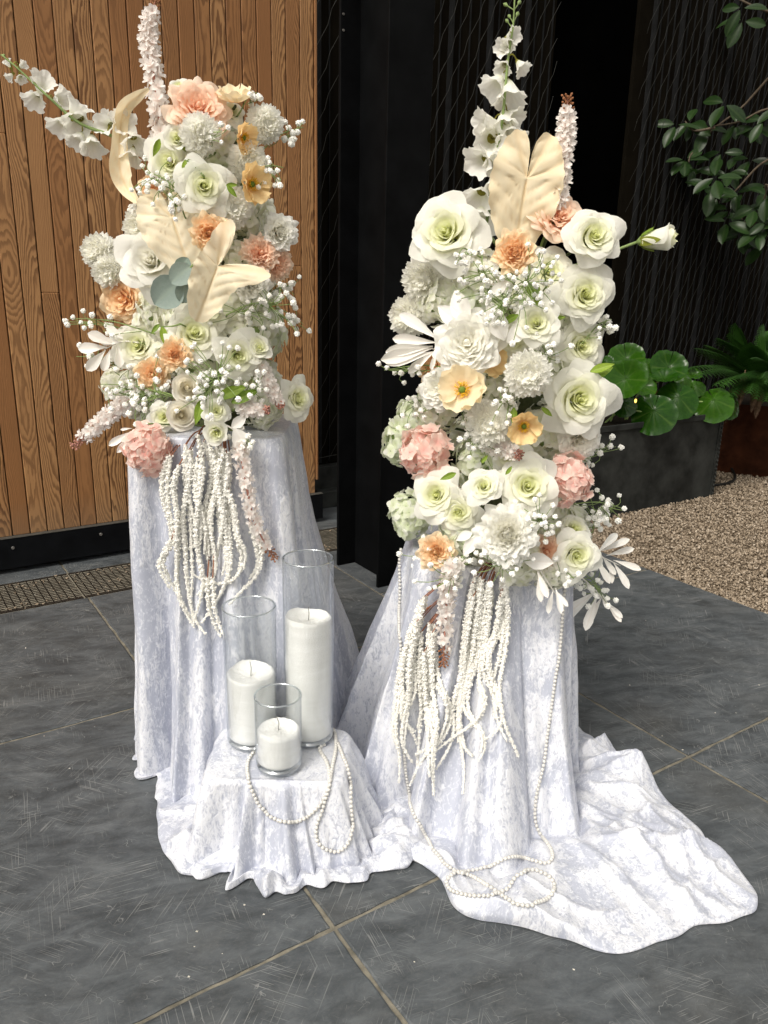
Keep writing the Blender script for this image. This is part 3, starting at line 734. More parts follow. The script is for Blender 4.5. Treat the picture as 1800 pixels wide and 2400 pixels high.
# fern in round planter
MF = Matrix.Translation((5.6, 3.3, .45)); fp = np.array([5.6, 3.3, .45])
fern = empty('fern', MF); tag(fern, 'dark green arching fern with drooping fronds in rusty planter', 'fern')
def frond(base, tip, lift, W, dead=False):
    base, tip = np.array(base), np.array(tip); n = 30
    mid = (base + tip) / 2 + np.array([0, 0, lift])
    t = np.linspace(0, 1, n)[:, None]; pts = (1 - t) ** 2 * base + 2 * t * (1 - t) * mid + t ** 2 * tip
    T = np.gradient(pts, axis=0); T /= np.linalg.norm(T, axis=1)[:, None]
    side = np.cross(T, (0, 0, 1.)); side /= np.linalg.norm(side, axis=1)[:, None] + 1e-9; nrm = np.cross(side, T)
    mb = MB(); mb.tube(pts - fp, np.linspace(.004, .0012, n), 4, (.3, 0, 0))
    for i in range(3, n):
        f = (i - 2) / (n - 2); w = W * math.sin(PI * min(1, f * .9 + .1)) ** .7
        for s_ in (-1, 1):
            L_ = w * rnd.uniform(.85, 1.1); dv = side[i] * s_ + T[i] * .35 - nrm[i] * .25; dv /= np.linalg.norm(dv)
            wv = T[i] * .017
            for j in range(6):      # toothed pinna
                a, b_ = j / 6, (j + 1) / 6; wa, wb = (1 - a) ** .7, (1 - b_) ** .7
                P0, P1 = pts[i] + dv * L_ * a, pts[i] + dv * L_ * b_
                dr = -nrm[i] * .02 * a * a
                mb.add(np.array([P0 - wv * wa * .6 + dr, P0 + wv * wa * 1.2 + dr, P1 + wv * wb * .5 + dr, P1 - wv * wb * .6 + dr]) - fp, [[0, 1, 2, 3]], (0, a, rnd.random()))
    return mb.build('dead_frond' if dead else 'frond', M['deadleaf'] if dead else M['fern'], fern, False)
def fat(cx, cy, Y): return atY((1400 + cx * .2411) / KD, (600 + cy * .2411) / KD, Y)
for (x0, y0, Y0, x1, y1, Y1, lf, W) in ((1500, 1200, 3.4, 1000, 930, 3.3, .25, .11), (1560, 1150, 3.4, 900, 1080, 3.15, .3, .10), (1600, 1150, 3.4, 1180, 800, 3.5, .2, .12), (1650, 1200, 3.3, 1000, 1130, 3.0, .35, .10),
        (1650, 1150, 3.4, 1400, 720, 3.5, .2, .12), (1700, 1200, 3.3, 1150, 1250, 2.95, .4, .10), (1700, 1150, 3.3, 1300, 1350, 2.9, .4, .10), (1750, 1150, 3.4, 1620, 680, 3.5, .2, .12), (1750, 1200, 3.2, 1480, 1320, 2.8, .45, .10),
        (1780, 1200, 3.2, 1640, 1400, 2.8, .4, .10), (1800, 1150, 3.3, 1560, 1000, 2.9, .3, .11), (1820, 1150, 3.2, 1720, 1380, 2.75, .4, .1), (1600, 1100, 3.5, 1300, 760, 3.6, .2, .12), (1560, 1100, 3.5, 1080, 880, 3.5, .2, .11),
        (1700, 1100, 3.4, 1500, 860, 3.2, .2, .12), (1900, 1150, 3.4, 1750, 750, 3.4, .2, .12), (1640, 1180, 3.2, 1380, 1180, 2.85, .35, .1), (1720, 1120, 3.2, 1600, 1180, 2.8, .35, .1), (1900, 1150, 3.4, 2150, 900, 3.2, .2, .12), (1900, 1200, 3.4, 2100, 1300, 2.9, .3, .12)):
    b0 = np.array([rnd.uniform(5.5, 5.8), rnd.uniform(3.2, 3.5), .44])
    frond(b0 * .6 + fat(x0, y0, Y0) * .4, fat(x1, y1, Y1), lf * .5, W * 1.25)
    frond(b0 * .6 + fat(x0 + 30, y0, Y0) * .4, fat(x1 + rnd.uniform(-70, 90), y1 + rnd.uniform(-60, 60), Y1 + rnd.uniform(-.1, .05)), lf * .6, W * 1.1)
for (x1, y1, Y1) in ((1500, 1500, 2.95), (1540, 1560, 2.93), (1380, 1440, 2.98), (1250, 1600, 3.0), (1310, 1580, 3.0)):
    frond(fat(x1 + 60, y1 - 330, Y1 + .1), fat(x1, y1, Y1), .03, .03, True)

# ================================================================== DRAPED CLOTHS
def poly_radius(c, poly, th):
    """distance from c to the closed outline along each angle"""
    poly = np.asarray(poly, float) - c; out = np.zeros(len(th))
    d = np.stack([np.cos(th), np.sin(th)], 1)
    for a, b in zip(poly, np.roll(poly, -1, 0)):
        e = b - a; den = d[:, 0] * e[1] - d[:, 1] * e[0]; den = np.where(abs(den) < 1e-9, 1e-9, den)
        t = (a[0] * e[1] - a[1] * e[0]) / den; u = (a[0] * d[:, 1] - a[1] * d[:, 0]) / den
        ok = (t > 0) & (u >= -1e-6) & (u <= 1 + 1e-6); out = np.where(ok, np.maximum(out, t), out)
    return out
def smooth_loop(a, k):
    ker = np.hanning(2 * k + 3)[1:-1]; ker /= ker.sum()
    return np.convolve(np.concatenate([a[-k:], a, a[:k]]), ker, 'valid')
def drape(name, c, half, zt, foot, hem, seed, pleats, fold=0.02, pool=0.03, flare=1.5, NT=760, NF=110, NP=64, ksm=4, top_round=0.02):
    th = np.linspace(0, 2 * PI, NT, endpoint=False)
    p_ = 7.0
    Rt = 1.0 / ((abs(np.cos(th)) / half[0]) ** p_ + (abs(np.sin(th)) / half[1]) ** p_) ** (1 / p_)
    Rf = smooth_loop(poly_radius(np.array(c), foot, th), ksm * 2); Rh = smooth_loop(poly_radius(np.array(c), hem, th), ksm)
    Rh = Rh + .010 * sn(np.c_[np.cos(th), np.sin(th)], 16, seed + 33) + .006 * sn(np.c_[np.cos(th), np.sin(th)], 45, seed + 34); Rf = np.maximum(Rf, Rt + .012); Rh = np.maximum(Rh, Rf + .012)
    g = np.random.default_rng(seed)
    # pleats: sum of uneven ridges
    ridge = np.zeros(NT); ridge2 = np.zeros(NT)
    for (a0, w, h_) in pleats:
        dlt = (th - R(a0) + PI) % (2 * PI) - PI; sgn = 1 if g.random() < .5 else -1; ww = np.where(dlt * sgn > 0, R(w) * 1.15, R(w) * .38); ridge += 1.3 * h_ * np.exp(-abs(dlt / ww) ** 1.7)
    for i in range(16):
        n = g.integers(7, 34); ridge2 += g.uniform(.06, .2) * np.cos(n * th + g.uniform(0, 7)) * (12 / n) ** .45
    rows = []; 
    e = np.stack([np.cos(th), np.sin(th)], 1)
    # top
    for k in np.linspace(0, 1, 14)[:-1]:
        r_ = Rt * k * .985; P = np.c_[np.array(c) + e * r_[:, None], np.full(NT, zt)]
        P[:, 2] += .0025 * sn(P[:, :2], 22, seed + 1); rows.append(P)
    # fall
    for t in np.linspace(0, 1, NF):
        ez = t ** 1.0
        r_ = Rt + (Rf - Rt) * (t ** flare)
        amp = fold * (1 - math.exp(-t * 3.0)) * (0.6 + .4 * t)
        drift = .35 * sn(np.c_[np.cos(th) * 1.3, np.sin(th) * 1.3, np.full(NT, t * 1.6)], 1.6, seed + 4)
        idx = ((th + drift * .12) / (2 * PI) * NT) % NT; i0 = idx.astype(int) % NT; f = idx - idx.astype(int)
        rg = ridge * 1.0 + ridge2; rg = rg[i0] * (1 - f) + rg[(i0 + 1) % NT] * f
        rg = np.tanh(rg * .9) * .7 + .4 * rg
        r_ = r_ + amp * rg
        z = zt * (1 - t) + top_round * 0
        if t < .06: z = zt - zt * t * (t / .06) ** .8; r_ = r_ - .010 * (1 - t / .06)
        P = np.c_[np.array(c) + e * r_[:, None], np.full(NT, z)]
        wr = (.0022 + .010 * t ** 3.5) * sn(np.c_[P[:, :2] * 1.0, P[:, 2:] * .45], 26, seed + 6) + .0015 * sn(np.c_[P[:, :2], P[:, 2:] * .6], 70, seed + 8)
        P[:, :2] += e * (wr * min(1, t * 4))[:, None]
        rows.append(P); rlast = r_
    # pool on the floor
    zl = np.zeros(NT)
    for j, q in enumerate(np.linspace(0, 1, NP + 1)[1:]):
        r_ = rlast + (np.maximum(Rh, rlast + .02) - rlast) * q
        XY = np.array(c) + e * r_[:, None]
        span = np.maximum(Rh - rlast, .02)
        wp = XY + .05 * np.c_[sn(XY, 9, seed + 21), sn(XY, 9, seed + 22)]
        rid = 1 - abs(sn(wp, 11, seed + 12)); rid2 = 1 - abs(sn(wp, 27, seed + 14))
        hgt = pool * (.2 + .8 * np.clip(span / .2, .25, 1)) * (np.clip(rid, 0, 1) ** 3.0 * 1.0 + .25 * np.clip(rid2, 0, 1) ** 4 + .35 * np.clip(sn(XY, 6, seed + 15) + .3, 0, 1.2))
        rf_ = np.zeros(NT)
        for (a_, k_, p_r) in ((1.0, 4, 1.3), (.7, 7, 4.1), (.35, 13, 2.2)): rf_ += a_ * np.clip(1 - abs(np.sin(k_ * th + p_r + 1.8 * sn(np.c_[np.cos(th), np.sin(th)], 5, seed + 50 + k_) + 1.1 * sn(XY, 7, seed + 60 + k_))) * 1.5, 0, 1) ** 1.3
        hgt = hgt + pool * .42 * rf_ * np.clip(span / .15, .2, 1) * (.35 + .65 * q)
        base = .006
        edge = .16 * min(1, (1 - q) / .02) ** .5 + .84 * np.clip((1 - q) / (.10 + .30 * (.5 + .5 * sn(np.c_[np.cos(th), np.sin(th)], 9, seed + 40))), 0, 1) ** .8
        into = min(1.0, q * 2.5) if q < 1 else 1
        z = (base + hgt * (0.25 + .75 * into)) * edge + .003
        # blend out of the falling fold
        XY = XY + e * (.010 * sn(XY, 24, seed + 18) * math.sin(PI * q))[:, None]
        if j >= NP - 1: XY = XY - e * .006
        rows.append(np.c_[XY, z])
    A = np.stack(rows, 1)                              # NT, rows, 3 in s,d,z
    # relax the seam between the fall and the pool
    r0 = 13 + NF
    for it in range(10):
        B = A.copy()
        lo, hi = r0 - 14, r0 + 12
        B[:, lo:hi] = .5 * A[:, lo:hi] + .25 * (A[:, lo - 1:hi - 1] + A[:, lo + 1:hi + 1])
        A = B
    W = A[..., 0:1] * HR + A[..., 1:2] * HF
    P = np.concatenate([W, A[..., 2:3]], -1)
    seg = np.linalg.norm(np.diff(A, axis=1), axis=2); arc = np.concatenate([np.zeros((NT, 1)), np.cumsum(seg, 1)], 1)
    ua = (th / (2 * PI) * 2 * PI * .33)[:, None] * np.ones_like(arc)
    # straight unrolled coordinates for the crush pattern
    uv = np.stack([ua, arc], -1).reshape(-1, 2)
    F = grid_faces(NT, A.shape[1], closed=True)
    base = sd(c[0], c[1], 0)
    me = mk_mesh(name, P.reshape(-1, 3) - base, F, M['velvet'], True, uv=uv)
    o = link(name, me, None, tuple(base))
    return o, P.reshape(-1, 3), F

cloths = []
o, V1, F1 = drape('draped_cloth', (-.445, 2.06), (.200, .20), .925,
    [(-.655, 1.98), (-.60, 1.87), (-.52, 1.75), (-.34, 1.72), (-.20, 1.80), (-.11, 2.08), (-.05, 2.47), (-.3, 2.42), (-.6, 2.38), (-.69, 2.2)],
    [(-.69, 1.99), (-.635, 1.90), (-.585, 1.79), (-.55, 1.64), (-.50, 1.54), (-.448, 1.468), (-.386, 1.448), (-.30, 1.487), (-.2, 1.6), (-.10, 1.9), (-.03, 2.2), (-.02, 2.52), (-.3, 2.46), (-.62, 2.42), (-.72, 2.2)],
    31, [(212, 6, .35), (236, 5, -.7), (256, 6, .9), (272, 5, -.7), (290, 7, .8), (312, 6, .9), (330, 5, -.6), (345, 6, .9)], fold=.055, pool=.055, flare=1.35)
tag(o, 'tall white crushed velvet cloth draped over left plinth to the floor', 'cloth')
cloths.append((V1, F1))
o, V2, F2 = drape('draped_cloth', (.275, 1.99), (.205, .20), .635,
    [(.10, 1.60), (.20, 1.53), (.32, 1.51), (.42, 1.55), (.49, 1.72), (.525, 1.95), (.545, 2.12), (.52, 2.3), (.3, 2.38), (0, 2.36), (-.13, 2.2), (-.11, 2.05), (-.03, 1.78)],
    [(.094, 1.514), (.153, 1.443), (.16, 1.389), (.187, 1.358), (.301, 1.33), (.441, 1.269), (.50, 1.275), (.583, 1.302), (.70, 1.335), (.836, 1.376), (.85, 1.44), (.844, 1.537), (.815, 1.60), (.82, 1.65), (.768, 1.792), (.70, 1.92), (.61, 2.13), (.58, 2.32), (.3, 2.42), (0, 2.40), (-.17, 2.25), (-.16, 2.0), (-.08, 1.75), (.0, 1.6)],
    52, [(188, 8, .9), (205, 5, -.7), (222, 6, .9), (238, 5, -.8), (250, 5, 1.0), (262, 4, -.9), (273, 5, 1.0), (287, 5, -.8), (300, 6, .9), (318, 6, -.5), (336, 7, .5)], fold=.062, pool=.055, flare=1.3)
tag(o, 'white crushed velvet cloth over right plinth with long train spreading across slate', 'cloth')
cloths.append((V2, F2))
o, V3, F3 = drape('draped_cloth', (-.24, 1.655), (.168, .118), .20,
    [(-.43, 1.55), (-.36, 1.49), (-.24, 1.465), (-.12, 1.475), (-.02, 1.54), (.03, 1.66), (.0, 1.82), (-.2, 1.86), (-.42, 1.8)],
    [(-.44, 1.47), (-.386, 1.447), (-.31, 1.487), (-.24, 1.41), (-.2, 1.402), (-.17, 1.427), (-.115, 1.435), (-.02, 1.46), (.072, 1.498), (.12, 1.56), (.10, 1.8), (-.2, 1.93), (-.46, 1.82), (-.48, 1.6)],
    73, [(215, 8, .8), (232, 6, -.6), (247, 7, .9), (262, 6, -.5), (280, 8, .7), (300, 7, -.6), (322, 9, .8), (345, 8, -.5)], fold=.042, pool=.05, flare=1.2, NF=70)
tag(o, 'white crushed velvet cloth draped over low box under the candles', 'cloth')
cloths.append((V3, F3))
offs = np.cumsum([0] + [len(v) for v, f in cloths])
BV = BVHTree.FromPolygons(np.concatenate([v for v, f in cloths]).tolist(), np.concatenate([f + o_ for (v, f), o_ in zip(cloths, offs)]).tolist())
def hit(x, y):
    r = ray(x, y); r = r / np.linalg.norm(r)
    loc, n, i, d = BV.ray_cast(Vector(CAM), Vector(r))
    if loc is None: return None
    n = np.array(n); n = n if n @ r < 0 else -n
    return np.array(loc), n
def hit_d(x, y):
    h_ = hit(x, y); return 9.0 if h_ is None else (h_[0][:2] @ HF)

# ================================================================== CANDLES
ZB = .2035
def vase(xb, yb, yt, r_px, ywax, label, dish, wick_px):
    b = atz(xb, yb, ZB); d = b[:2] @ HF; t = at(xb, yt, d); w = at(xb, ywax, d); H_ = t[2] - b[2]; HW = w[2] - b[2]
    Rr = r_px * m_per_px(b)
    root = empty('candle_vase', Matrix.Translation(b)); tag(root, label, 'candle', 'glass cylinder candles on the draped box')
    n = 64; th = np.linspace(0, 2 * PI, n, endpoint=False)
    def lathe(prof, mat, nm, par):
        V = np.array([[(q * math.cos(a), q * math.sin(a), z) for q, z in prof] for a in th]).reshape(-1, 3)
        mb = MB(); mb.add(V, grid_faces(n, len(prof), closed=True)); return mb.build(nm, mat, par)
    wt = .0028
    g = lathe([(0.0005, .0015), (Rr * .9, .0015), (Rr * .975, .004), (Rr, .010), (Rr, H_ - .002), (Rr - wt * .5, H_), (Rr - wt, H_ - .002), (Rr - wt, .016), (Rr * .9, .0115), (.0005, .0115)], M['glass'], 'glass_cylinder', root)
    mb = MB(); aa = np.linspace(0, 2 * PI, 65); mb.tube(np.c_[np.cos(aa) * (Rr - wt / 2), np.sin(aa) * (Rr - wt / 2), np.full(65, H_ + .0004)], .0022, 8, cap=False); mb.build('glass_rim', M['glassedge'], g)
    lathe([(.0006, .0035), (Rr * .9, .0035), (Rr * .97, .006), (Rr * .985, .0105), (.0006, .0105)], M['glassedge'], 'glass_base', g)
    rr = Rr - wt - .0015
    prof = [(0.0004, .0125), (rr * .85, .0125), (rr, .020)] + [(rr, .02 + (HW - .03) * k / 14) for k in range(1, 15)]
    top = []
    for k in np.linspace(1, 0.0, 16)[1:]:
        top.append((max(rr * k, .0004), HW - .006 * 0 - dish * (1 - k ** 2) * (1 if k > .05 else 1)))
    prof = prof + [(rr * .985, HW - .003)] + top
    V = np.array([[(q * math.cos(a), q * math.sin(a), z) for q, z in prof] for a in th])
    V[..., 2] += np.where(np.arange(len(prof)) > 16, .004, .0)[None] * sn(V * 1.0, 60, int(xb)) + np.where(np.arange(len(prof)) > 16, .0009, .0)[None] * nrg.normal(size=V.shape[:2])
    V[:, -1, :] = V[:, -1:, :].mean(0)
    mb = MB(); mb.add(V.reshape(-1, 3), grid_faces(n, len(prof), closed=True)); wx = mb.build('wax_fill', M['wax'], root)
    mb = MB(); z0 = HW - dish - .01
    mb.tube([(0, 0, z0), (.0005, 0, z0 + .016), (.002, .001, z0 + .028), (wick_px * .0004, .002, z0 + .045)], .0011, 6); mb.build('wick', M['wick'], root)
    return root
vase(668, 1590, 1206, 52, 1330, 'tallest glass cylinder candle, two thirds filled with white granulated wax', .014, 3)
vase(546, 1596, 1310, 54.5, 1450, 'middle height glass cylinder candle, half filled with white wax, at left', .010, -1)
vase(603, 1652, 1502, 49.5, 1573, 'shortest glass cylinder candle standing in front of the other two', .004, -9)

# ================================================================== PEARLS
bm = bmesh.new(); bmesh.ops.create_uvsphere(bm, u_segments=12, v_segments=8, radius=1.0); PM_ = bpy.data.meshes.new('pearl'); bm.to_mesh(PM_); bm.free()
PM_.polygons.foreach_set('use_smooth', np.ones(len(PM_.polygons), bool)); PM_.materials.append(M['pearl'])
def pearl_string(px, r_, label, front=None):
    pts = spline(px, 900); D = []; Nn = []
    for x, y in pts:
        h_ = hit(x, y)
        D.append(np.nan if h_ is None else h_[0][:2] @ HF); Nn.append(tocam(CAM + ray(x, y)) if h_ is None else h_[1])
    D = np.array(D); w = 45
    med = np.array([np.nanmedian(D[max(0, i - w):i + w + 1]) for i in range(len(D))])
    ok = np.abs(D - med) < .035; ii = np.arange(len(D))
    D = np.interp(ii, ii[ok], D[ok])
    keep = [at(x, y, d) + n_ * r_ * .9 for (x, y), d, n_ in zip(pts, D, Nn)]
    P = np.array(keep); k = 9
    Ps = np.stack([np.convolve(np.pad(P[:, i], k // 2, 'edge'), np.ones(k) / k, 'valid') for i in range(3)], 1); P = Ps
    L_ = np.concatenate([[0], np.cumsum(np.linalg.norm(np.diff(P, axis=0), axis=1))])
    n = int(L_[-1] / (r_ * 2.08)); s_ = np.linspace(0, L_[-1], n)
    Q = np.stack([np.interp(s_, L_, P[:, i]) for i in range(3)], 1)
    root = empty('pearl_string', Matrix.Translation(Q[0])); tag(root, label, 'pearl string')
    mb = MB(); mb.tube(Q - Q[0], r_ * .18, 4); mb.build('thread', M['thread'], root)
    for i, q in enumerate(Q):
        if i < 300:
            o = link('pearl', PM_, root, tuple(q - Q[0])); o.scale = (r_, r_, r_)
    if n > 300:
        V0 = np.array([v.co[:] for v in PM_.vertices]); F0 = [list(p.vertices) for p in PM_.polygons]; mb = MB()
        for q in Q[300:]: mb.add(V0 * r_ + (q - Q[0]), F0)
        tag(mb.build('pearls', M['pearl'], root), kind='stuff')
    return root
pearl_string([(700, 1612), (690, 1622), (706, 1650), (712, 1685), (700, 1722), (675, 1755), (632, 1776), (585, 1762), (552, 1725), (536, 1680), (536, 1648), (550, 1625)], .0048,
             'round loop of white pearls lying on the draped box around the shortest candle')
pearl_string([(716, 1572), (724, 1590), (725, 1620), (718, 1660), (710, 1705), (697, 1745), (686, 1780), (686, 1812), (703, 1833), (730, 1838), (752, 1820), (759, 1780), (756, 1725), (752, 1680), (742, 1640), (730, 1610)], .0048,
             'narrow hanging loop of white pearls right of the shortest candle')
pearl_string([(866, 1185), (865, 1300), (866, 1400), (868, 1500), (870, 1590), (874, 1660), (882, 1710), (897, 1760), (920, 1810), (950, 1855), (982, 1884), (1020, 1884), (1060, 1872), (1085, 1856), (1115, 1850), (1150, 1862), (1180, 1868), (1192, 1858), (1188, 1835), (1168, 1805), (1156, 1770),
              (1158, 1720), (1172, 1650), (1188, 1560), (1200, 1470), (1209, 1380), (1215, 1300), (1220, 1250)], .0046, 'long pearl string hanging down both sides of the right plinth cloth')
pearl_string([(982, 1886), (968, 1905), (978, 1924), (1010, 1934), (1055, 1935), (1095, 1925), (1113, 1900), (1130, 1886), (1160, 1884), (1188, 1898), (1197, 1920), (1180, 1944), (1145, 1954), (1105, 1948), (1075, 1932), (1045, 1910), (1015, 1895), (990, 1888)], .0048,
             'coiled pearl string lying on the velvet train at its front')

# ================================================================== FLOWER LIBRARY (unit radius, facing +Z)
def rosette_petal(th0, o, prm, seed):
    """one wrapped petal of a rose-like bloom; o = 0 heart .. 1 outermost"""
    nu, nv = (prm.get('nu', 13), prm.get('nv', 10)) if o > .3 else (9, 7)
    u = np.linspace(-1, 1, nu); v = np.linspace(0, 1, nv); U, V = np.meshgrid(u, v, indexing='ij')
    g = np.random.default_rng(seed)
    r0, r1 = prm['r0'](o), prm['r1'](o); z0, z1 = prm['z0'](o), prm['z1'](o); ha = prm['ha'](o); cu = prm['curl'](o); pw = prm['pw'](o)
    edge = 1 - prm.get('round', .30) * abs(U) ** 2.6 + prm.get('point', .0) * np.exp(-(U / .22) ** 2)
    Vv = V * edge
    rho = r0 + (r1 - r0) * Vv ** pw
    z = z0 + (z1 - z0) * Vv ** prm.get('zp', .85)
    lip = np.clip((Vv - .72) / .28, 0, 1.3) ** 2
    rho = rho + cu * lip * (.75 + .5 * abs(U)); z = z - abs(cu) * .75 * lip * (1.0 if cu > 0 else -.4)
    wid = np.clip(.42 + 1.5 * Vv, 0, 1) ** .8
    a = th0 + U * ha * wid
    rho = rho * (1 + prm.get('spiral', .10) * U)
    ru = prm.get('ruffle', .03)
    rho = rho + ru * Vv ** 2.5 * np.sin(U * prm.get('rf', 4) + g.uniform(0, 7)) * (.4 + o)
    z = z + ru * 1.1 * Vv ** 2.5 * np.sin(U * prm.get('rf', 4) * 1.3 + g.uniform(0, 7)) * (.4 + o)
    P = np.stack([rho * np.cos(a), rho * np.sin(a), z], -1)
    P += prm.get('crumple', .012) * np.stack([sn(P, 7, seed + 1), sn(P, 7, seed + 2), sn(P, 7, seed + 3)], -1) * (.3 + Vv[..., None])
    pv = np.stack([np.full_like(U, o), V, np.full_like(U, g.random())], -1)
    return P.reshape(-1, 3), grid_faces(nu, nv), pv.reshape(-1, 3)
def rosette(seed, n, heart, prm, mat, extra=()):
    g = np.random.default_rng(seed); hb = MB(); parts = []
    for i in range(n):
        o = (i + .5) / n
        th = i * 2.39996 + g.uniform(-.25, .25)
        P, F, pv = rosette_petal(th, o, prm, seed * 100 + i)
        if o > .3:                                        # outer petals lean each its own way
            ax = g.normal(size=3) * .05 * o; P = P + np.cross(ax, P)
        if i == 0:
            th_ = np.linspace(0, 2 * PI, 12, endpoint=False); zc = prm['z1'](0) * .9; ck = prm.get('cone', 1)
            hb.add(np.array([[(q * math.cos(a), q * math.sin(a), z) for q, z in ((.04 * ck, prm['z0'](0)), (.07 * ck, -.05), (.06 * ck, zc * .6), (.04 * ck, zc * .9), (.002, zc * (.95 if ck == 1 else 1.05)))] for a in th_]).reshape(-1, 3), grid_faces(12, 5, closed=True), (.02, .85, .3))
        if i < heart: hb.add(P, F, pv)
        else: parts.append(('petal', mk_mesh('petal', P, F, mat, True, pv=pv)))
    return [('heart', hb.mesh('heart', mat))] + parts + list(extra)
def sepals(seed, n=5, L_=.55, z=-.42, r_=.16, red=False):
    out = []; g = np.random.default_rng(seed + 5)
    for i in range(n):
        a = 2 * PI * i / n + g.uniform(-.2, .2); nv = 7; t = np.linspace(0, 1, nv); w = .13 * np.sin(PI * np.clip(t * .8 + .2, 0, 1)) ** .8 * (1 - t ** 3)
        rr = r_ + L_ * t * .95; zz = z + .05 * np.sin(t * 4 + g.uniform(0, 3)) - .12 * t ** 2
        c, s_ = math.cos(a), math.sin(a)
        P = np.array([[(r * c - k * ww * s_, r * s_ + k * ww * c, zq + .04 * abs(k)) for r, ww, zq in zip(rr, w, zz)] for k in (-1, 0, 1)])
        out.append(('sepal', mk_mesh('sepal', P.reshape(-1, 3), grid_faces(3, nv), M['sepal'], True, pv=np.tile([.7 * g.random() ** 4, .5, .5], (3 * nv, 1)))))
    return out
def long_sepals():
    out = []
    for i in range(5):
        a = 2 * PI * i / 5; nv = 10; t = np.linspace(0, 1, nv); w = .26 * np.sin(PI * np.clip(t * .75 + .25, 0, 1)) ** .8; rr = np.interp(t, [0, .12, .5, .8, 1], [.12, .36, .56, .66, .80 + .25 * (i % 2)]); zz = -1.42 + 1.25 * t - .3 * (i % 2) * t ** 2
        c, s_ = math.cos(a), math.sin(a)
        P = np.array([[(r * c - k * ww * s_, r * s_ + k * ww * c, zq) for r, ww, zq in zip(rr, w, zz)] for k in (-1, 0, 1)])
        out.append(('sepal', mk_mesh('sepal', P.reshape(-1, 3), grid_faces(3, nv), M['sepal'], True, pv=np.tile([.3 if i == 2 else 0, .5, .5], (3 * nv, 1)))))
    mb = MB(); mb.tube([(0, 0, -1.6), (0, 0, -1.5), (0, 0, -1.4), (0, 0, -1.3)], [.06, .16, .26, .30], 10); out.append(('hip', mb.mesh('hip', M['stem'])))
    return out
ROSE = dict(r0=lambda o: .02 + .24 * o, r1=lambda o: .035 + .80 * o ** 1.12, z0=lambda o: -.48 + .05 * o, z1=lambda o: .46 - .04 * o - .24 * o ** 3, ha=lambda o: 2.3 - 1.45 * o ** .6,
            curl=lambda o: .012 + .27 * o ** 1.2, pw=lambda o: .50 + .35 * o, round=.24, point=.09, spiral=.17, ruffle=.05, rf=3.2, crumple=.014)
OPENROSE = dict(ROSE, r1=lambda o: .04 + .86 * o ** 1.08, z1=lambda o: .44 - .06 * o - .34 * o ** 2.6, curl=lambda o: .012 + .28 * o ** 1.2, ruffle=.07)
BUDROSE = dict(ROSE, r1=lambda o: .05 + .62 * o ** 1.1, z0=lambda o: -.62, z1=lambda o: .42 - .16 * o ** 2, ha=lambda o: 1.8 - .7 * o, curl=lambda o: .03 + .14 * o ** 2)
BALLROSE = dict(ROSE, cone=2.0, r1=lambda o: .03 + .80 * o ** .92, z0=lambda o: -.05 - .45 * o, z1=lambda o: .44 - .10 * o - .16 * o ** 3, ha=lambda o: 2.4 - 1.2 * o ** .7, curl=lambda o: -.02 + .10 * o ** 2.5, pw=lambda o: .42 + .1 * o, ruffle=.025, spiral=.14)
LONGBUD = dict(ROSE, r0=lambda o: .30 + .05 * o, r1=lambda o: .20 + .50 * o, z0=lambda o: -1.25, z1=lambda o: .52 - .14 * o, ha=lambda o: 2.0 - .7 * o, curl=lambda o: .02 + .16 * o ** 2, pw=lambda o: .55, zp=1.0, ruffle=.03)
RAN = dict(cone=1.7, r0=lambda o: .02 + .30 * o, r1=lambda o: .03 + .90 * o ** 1.0, z0=lambda o: -.10 - .22 * o, z1=lambda o: .46 - .34 * o ** 2.6, ha=lambda o: 1.25 - .5 * o, curl=lambda o: -.01 + .12 * o ** 2,
           pw=lambda o: .62 + .25 * o, round=.30, spiral=.08, ruffle=.085, rf=6.5, crumple=.025)
PEONY = dict(RAN, r1=lambda o: .14 + .82 * o ** .8, z1=lambda o: .42 - .44 * o ** 2, ha=lambda o: 1.05 - .25 * o, ruffle=.065, rf=6.0, crumple=.035, round=.22, curl=lambda o: .03 + .08 * o ** 2, pw=lambda o: .8, nu=15)
CARN = dict(PEONY, ruffle=.09, rf=9, ha=lambda o: .95 - .2 * o, z1=lambda o: .46 - .38 * o ** 2)
DAHL = dict(RAN, r1=lambda o: .10 + .88 * o ** .85, z1=lambda o: .44 - .44 * o ** 1.9, ha=lambda o: .85 - .3 * o, ruffle=.06, rf=4, round=.36, curl=lambda o: .05 + .10 * o, point=.0)

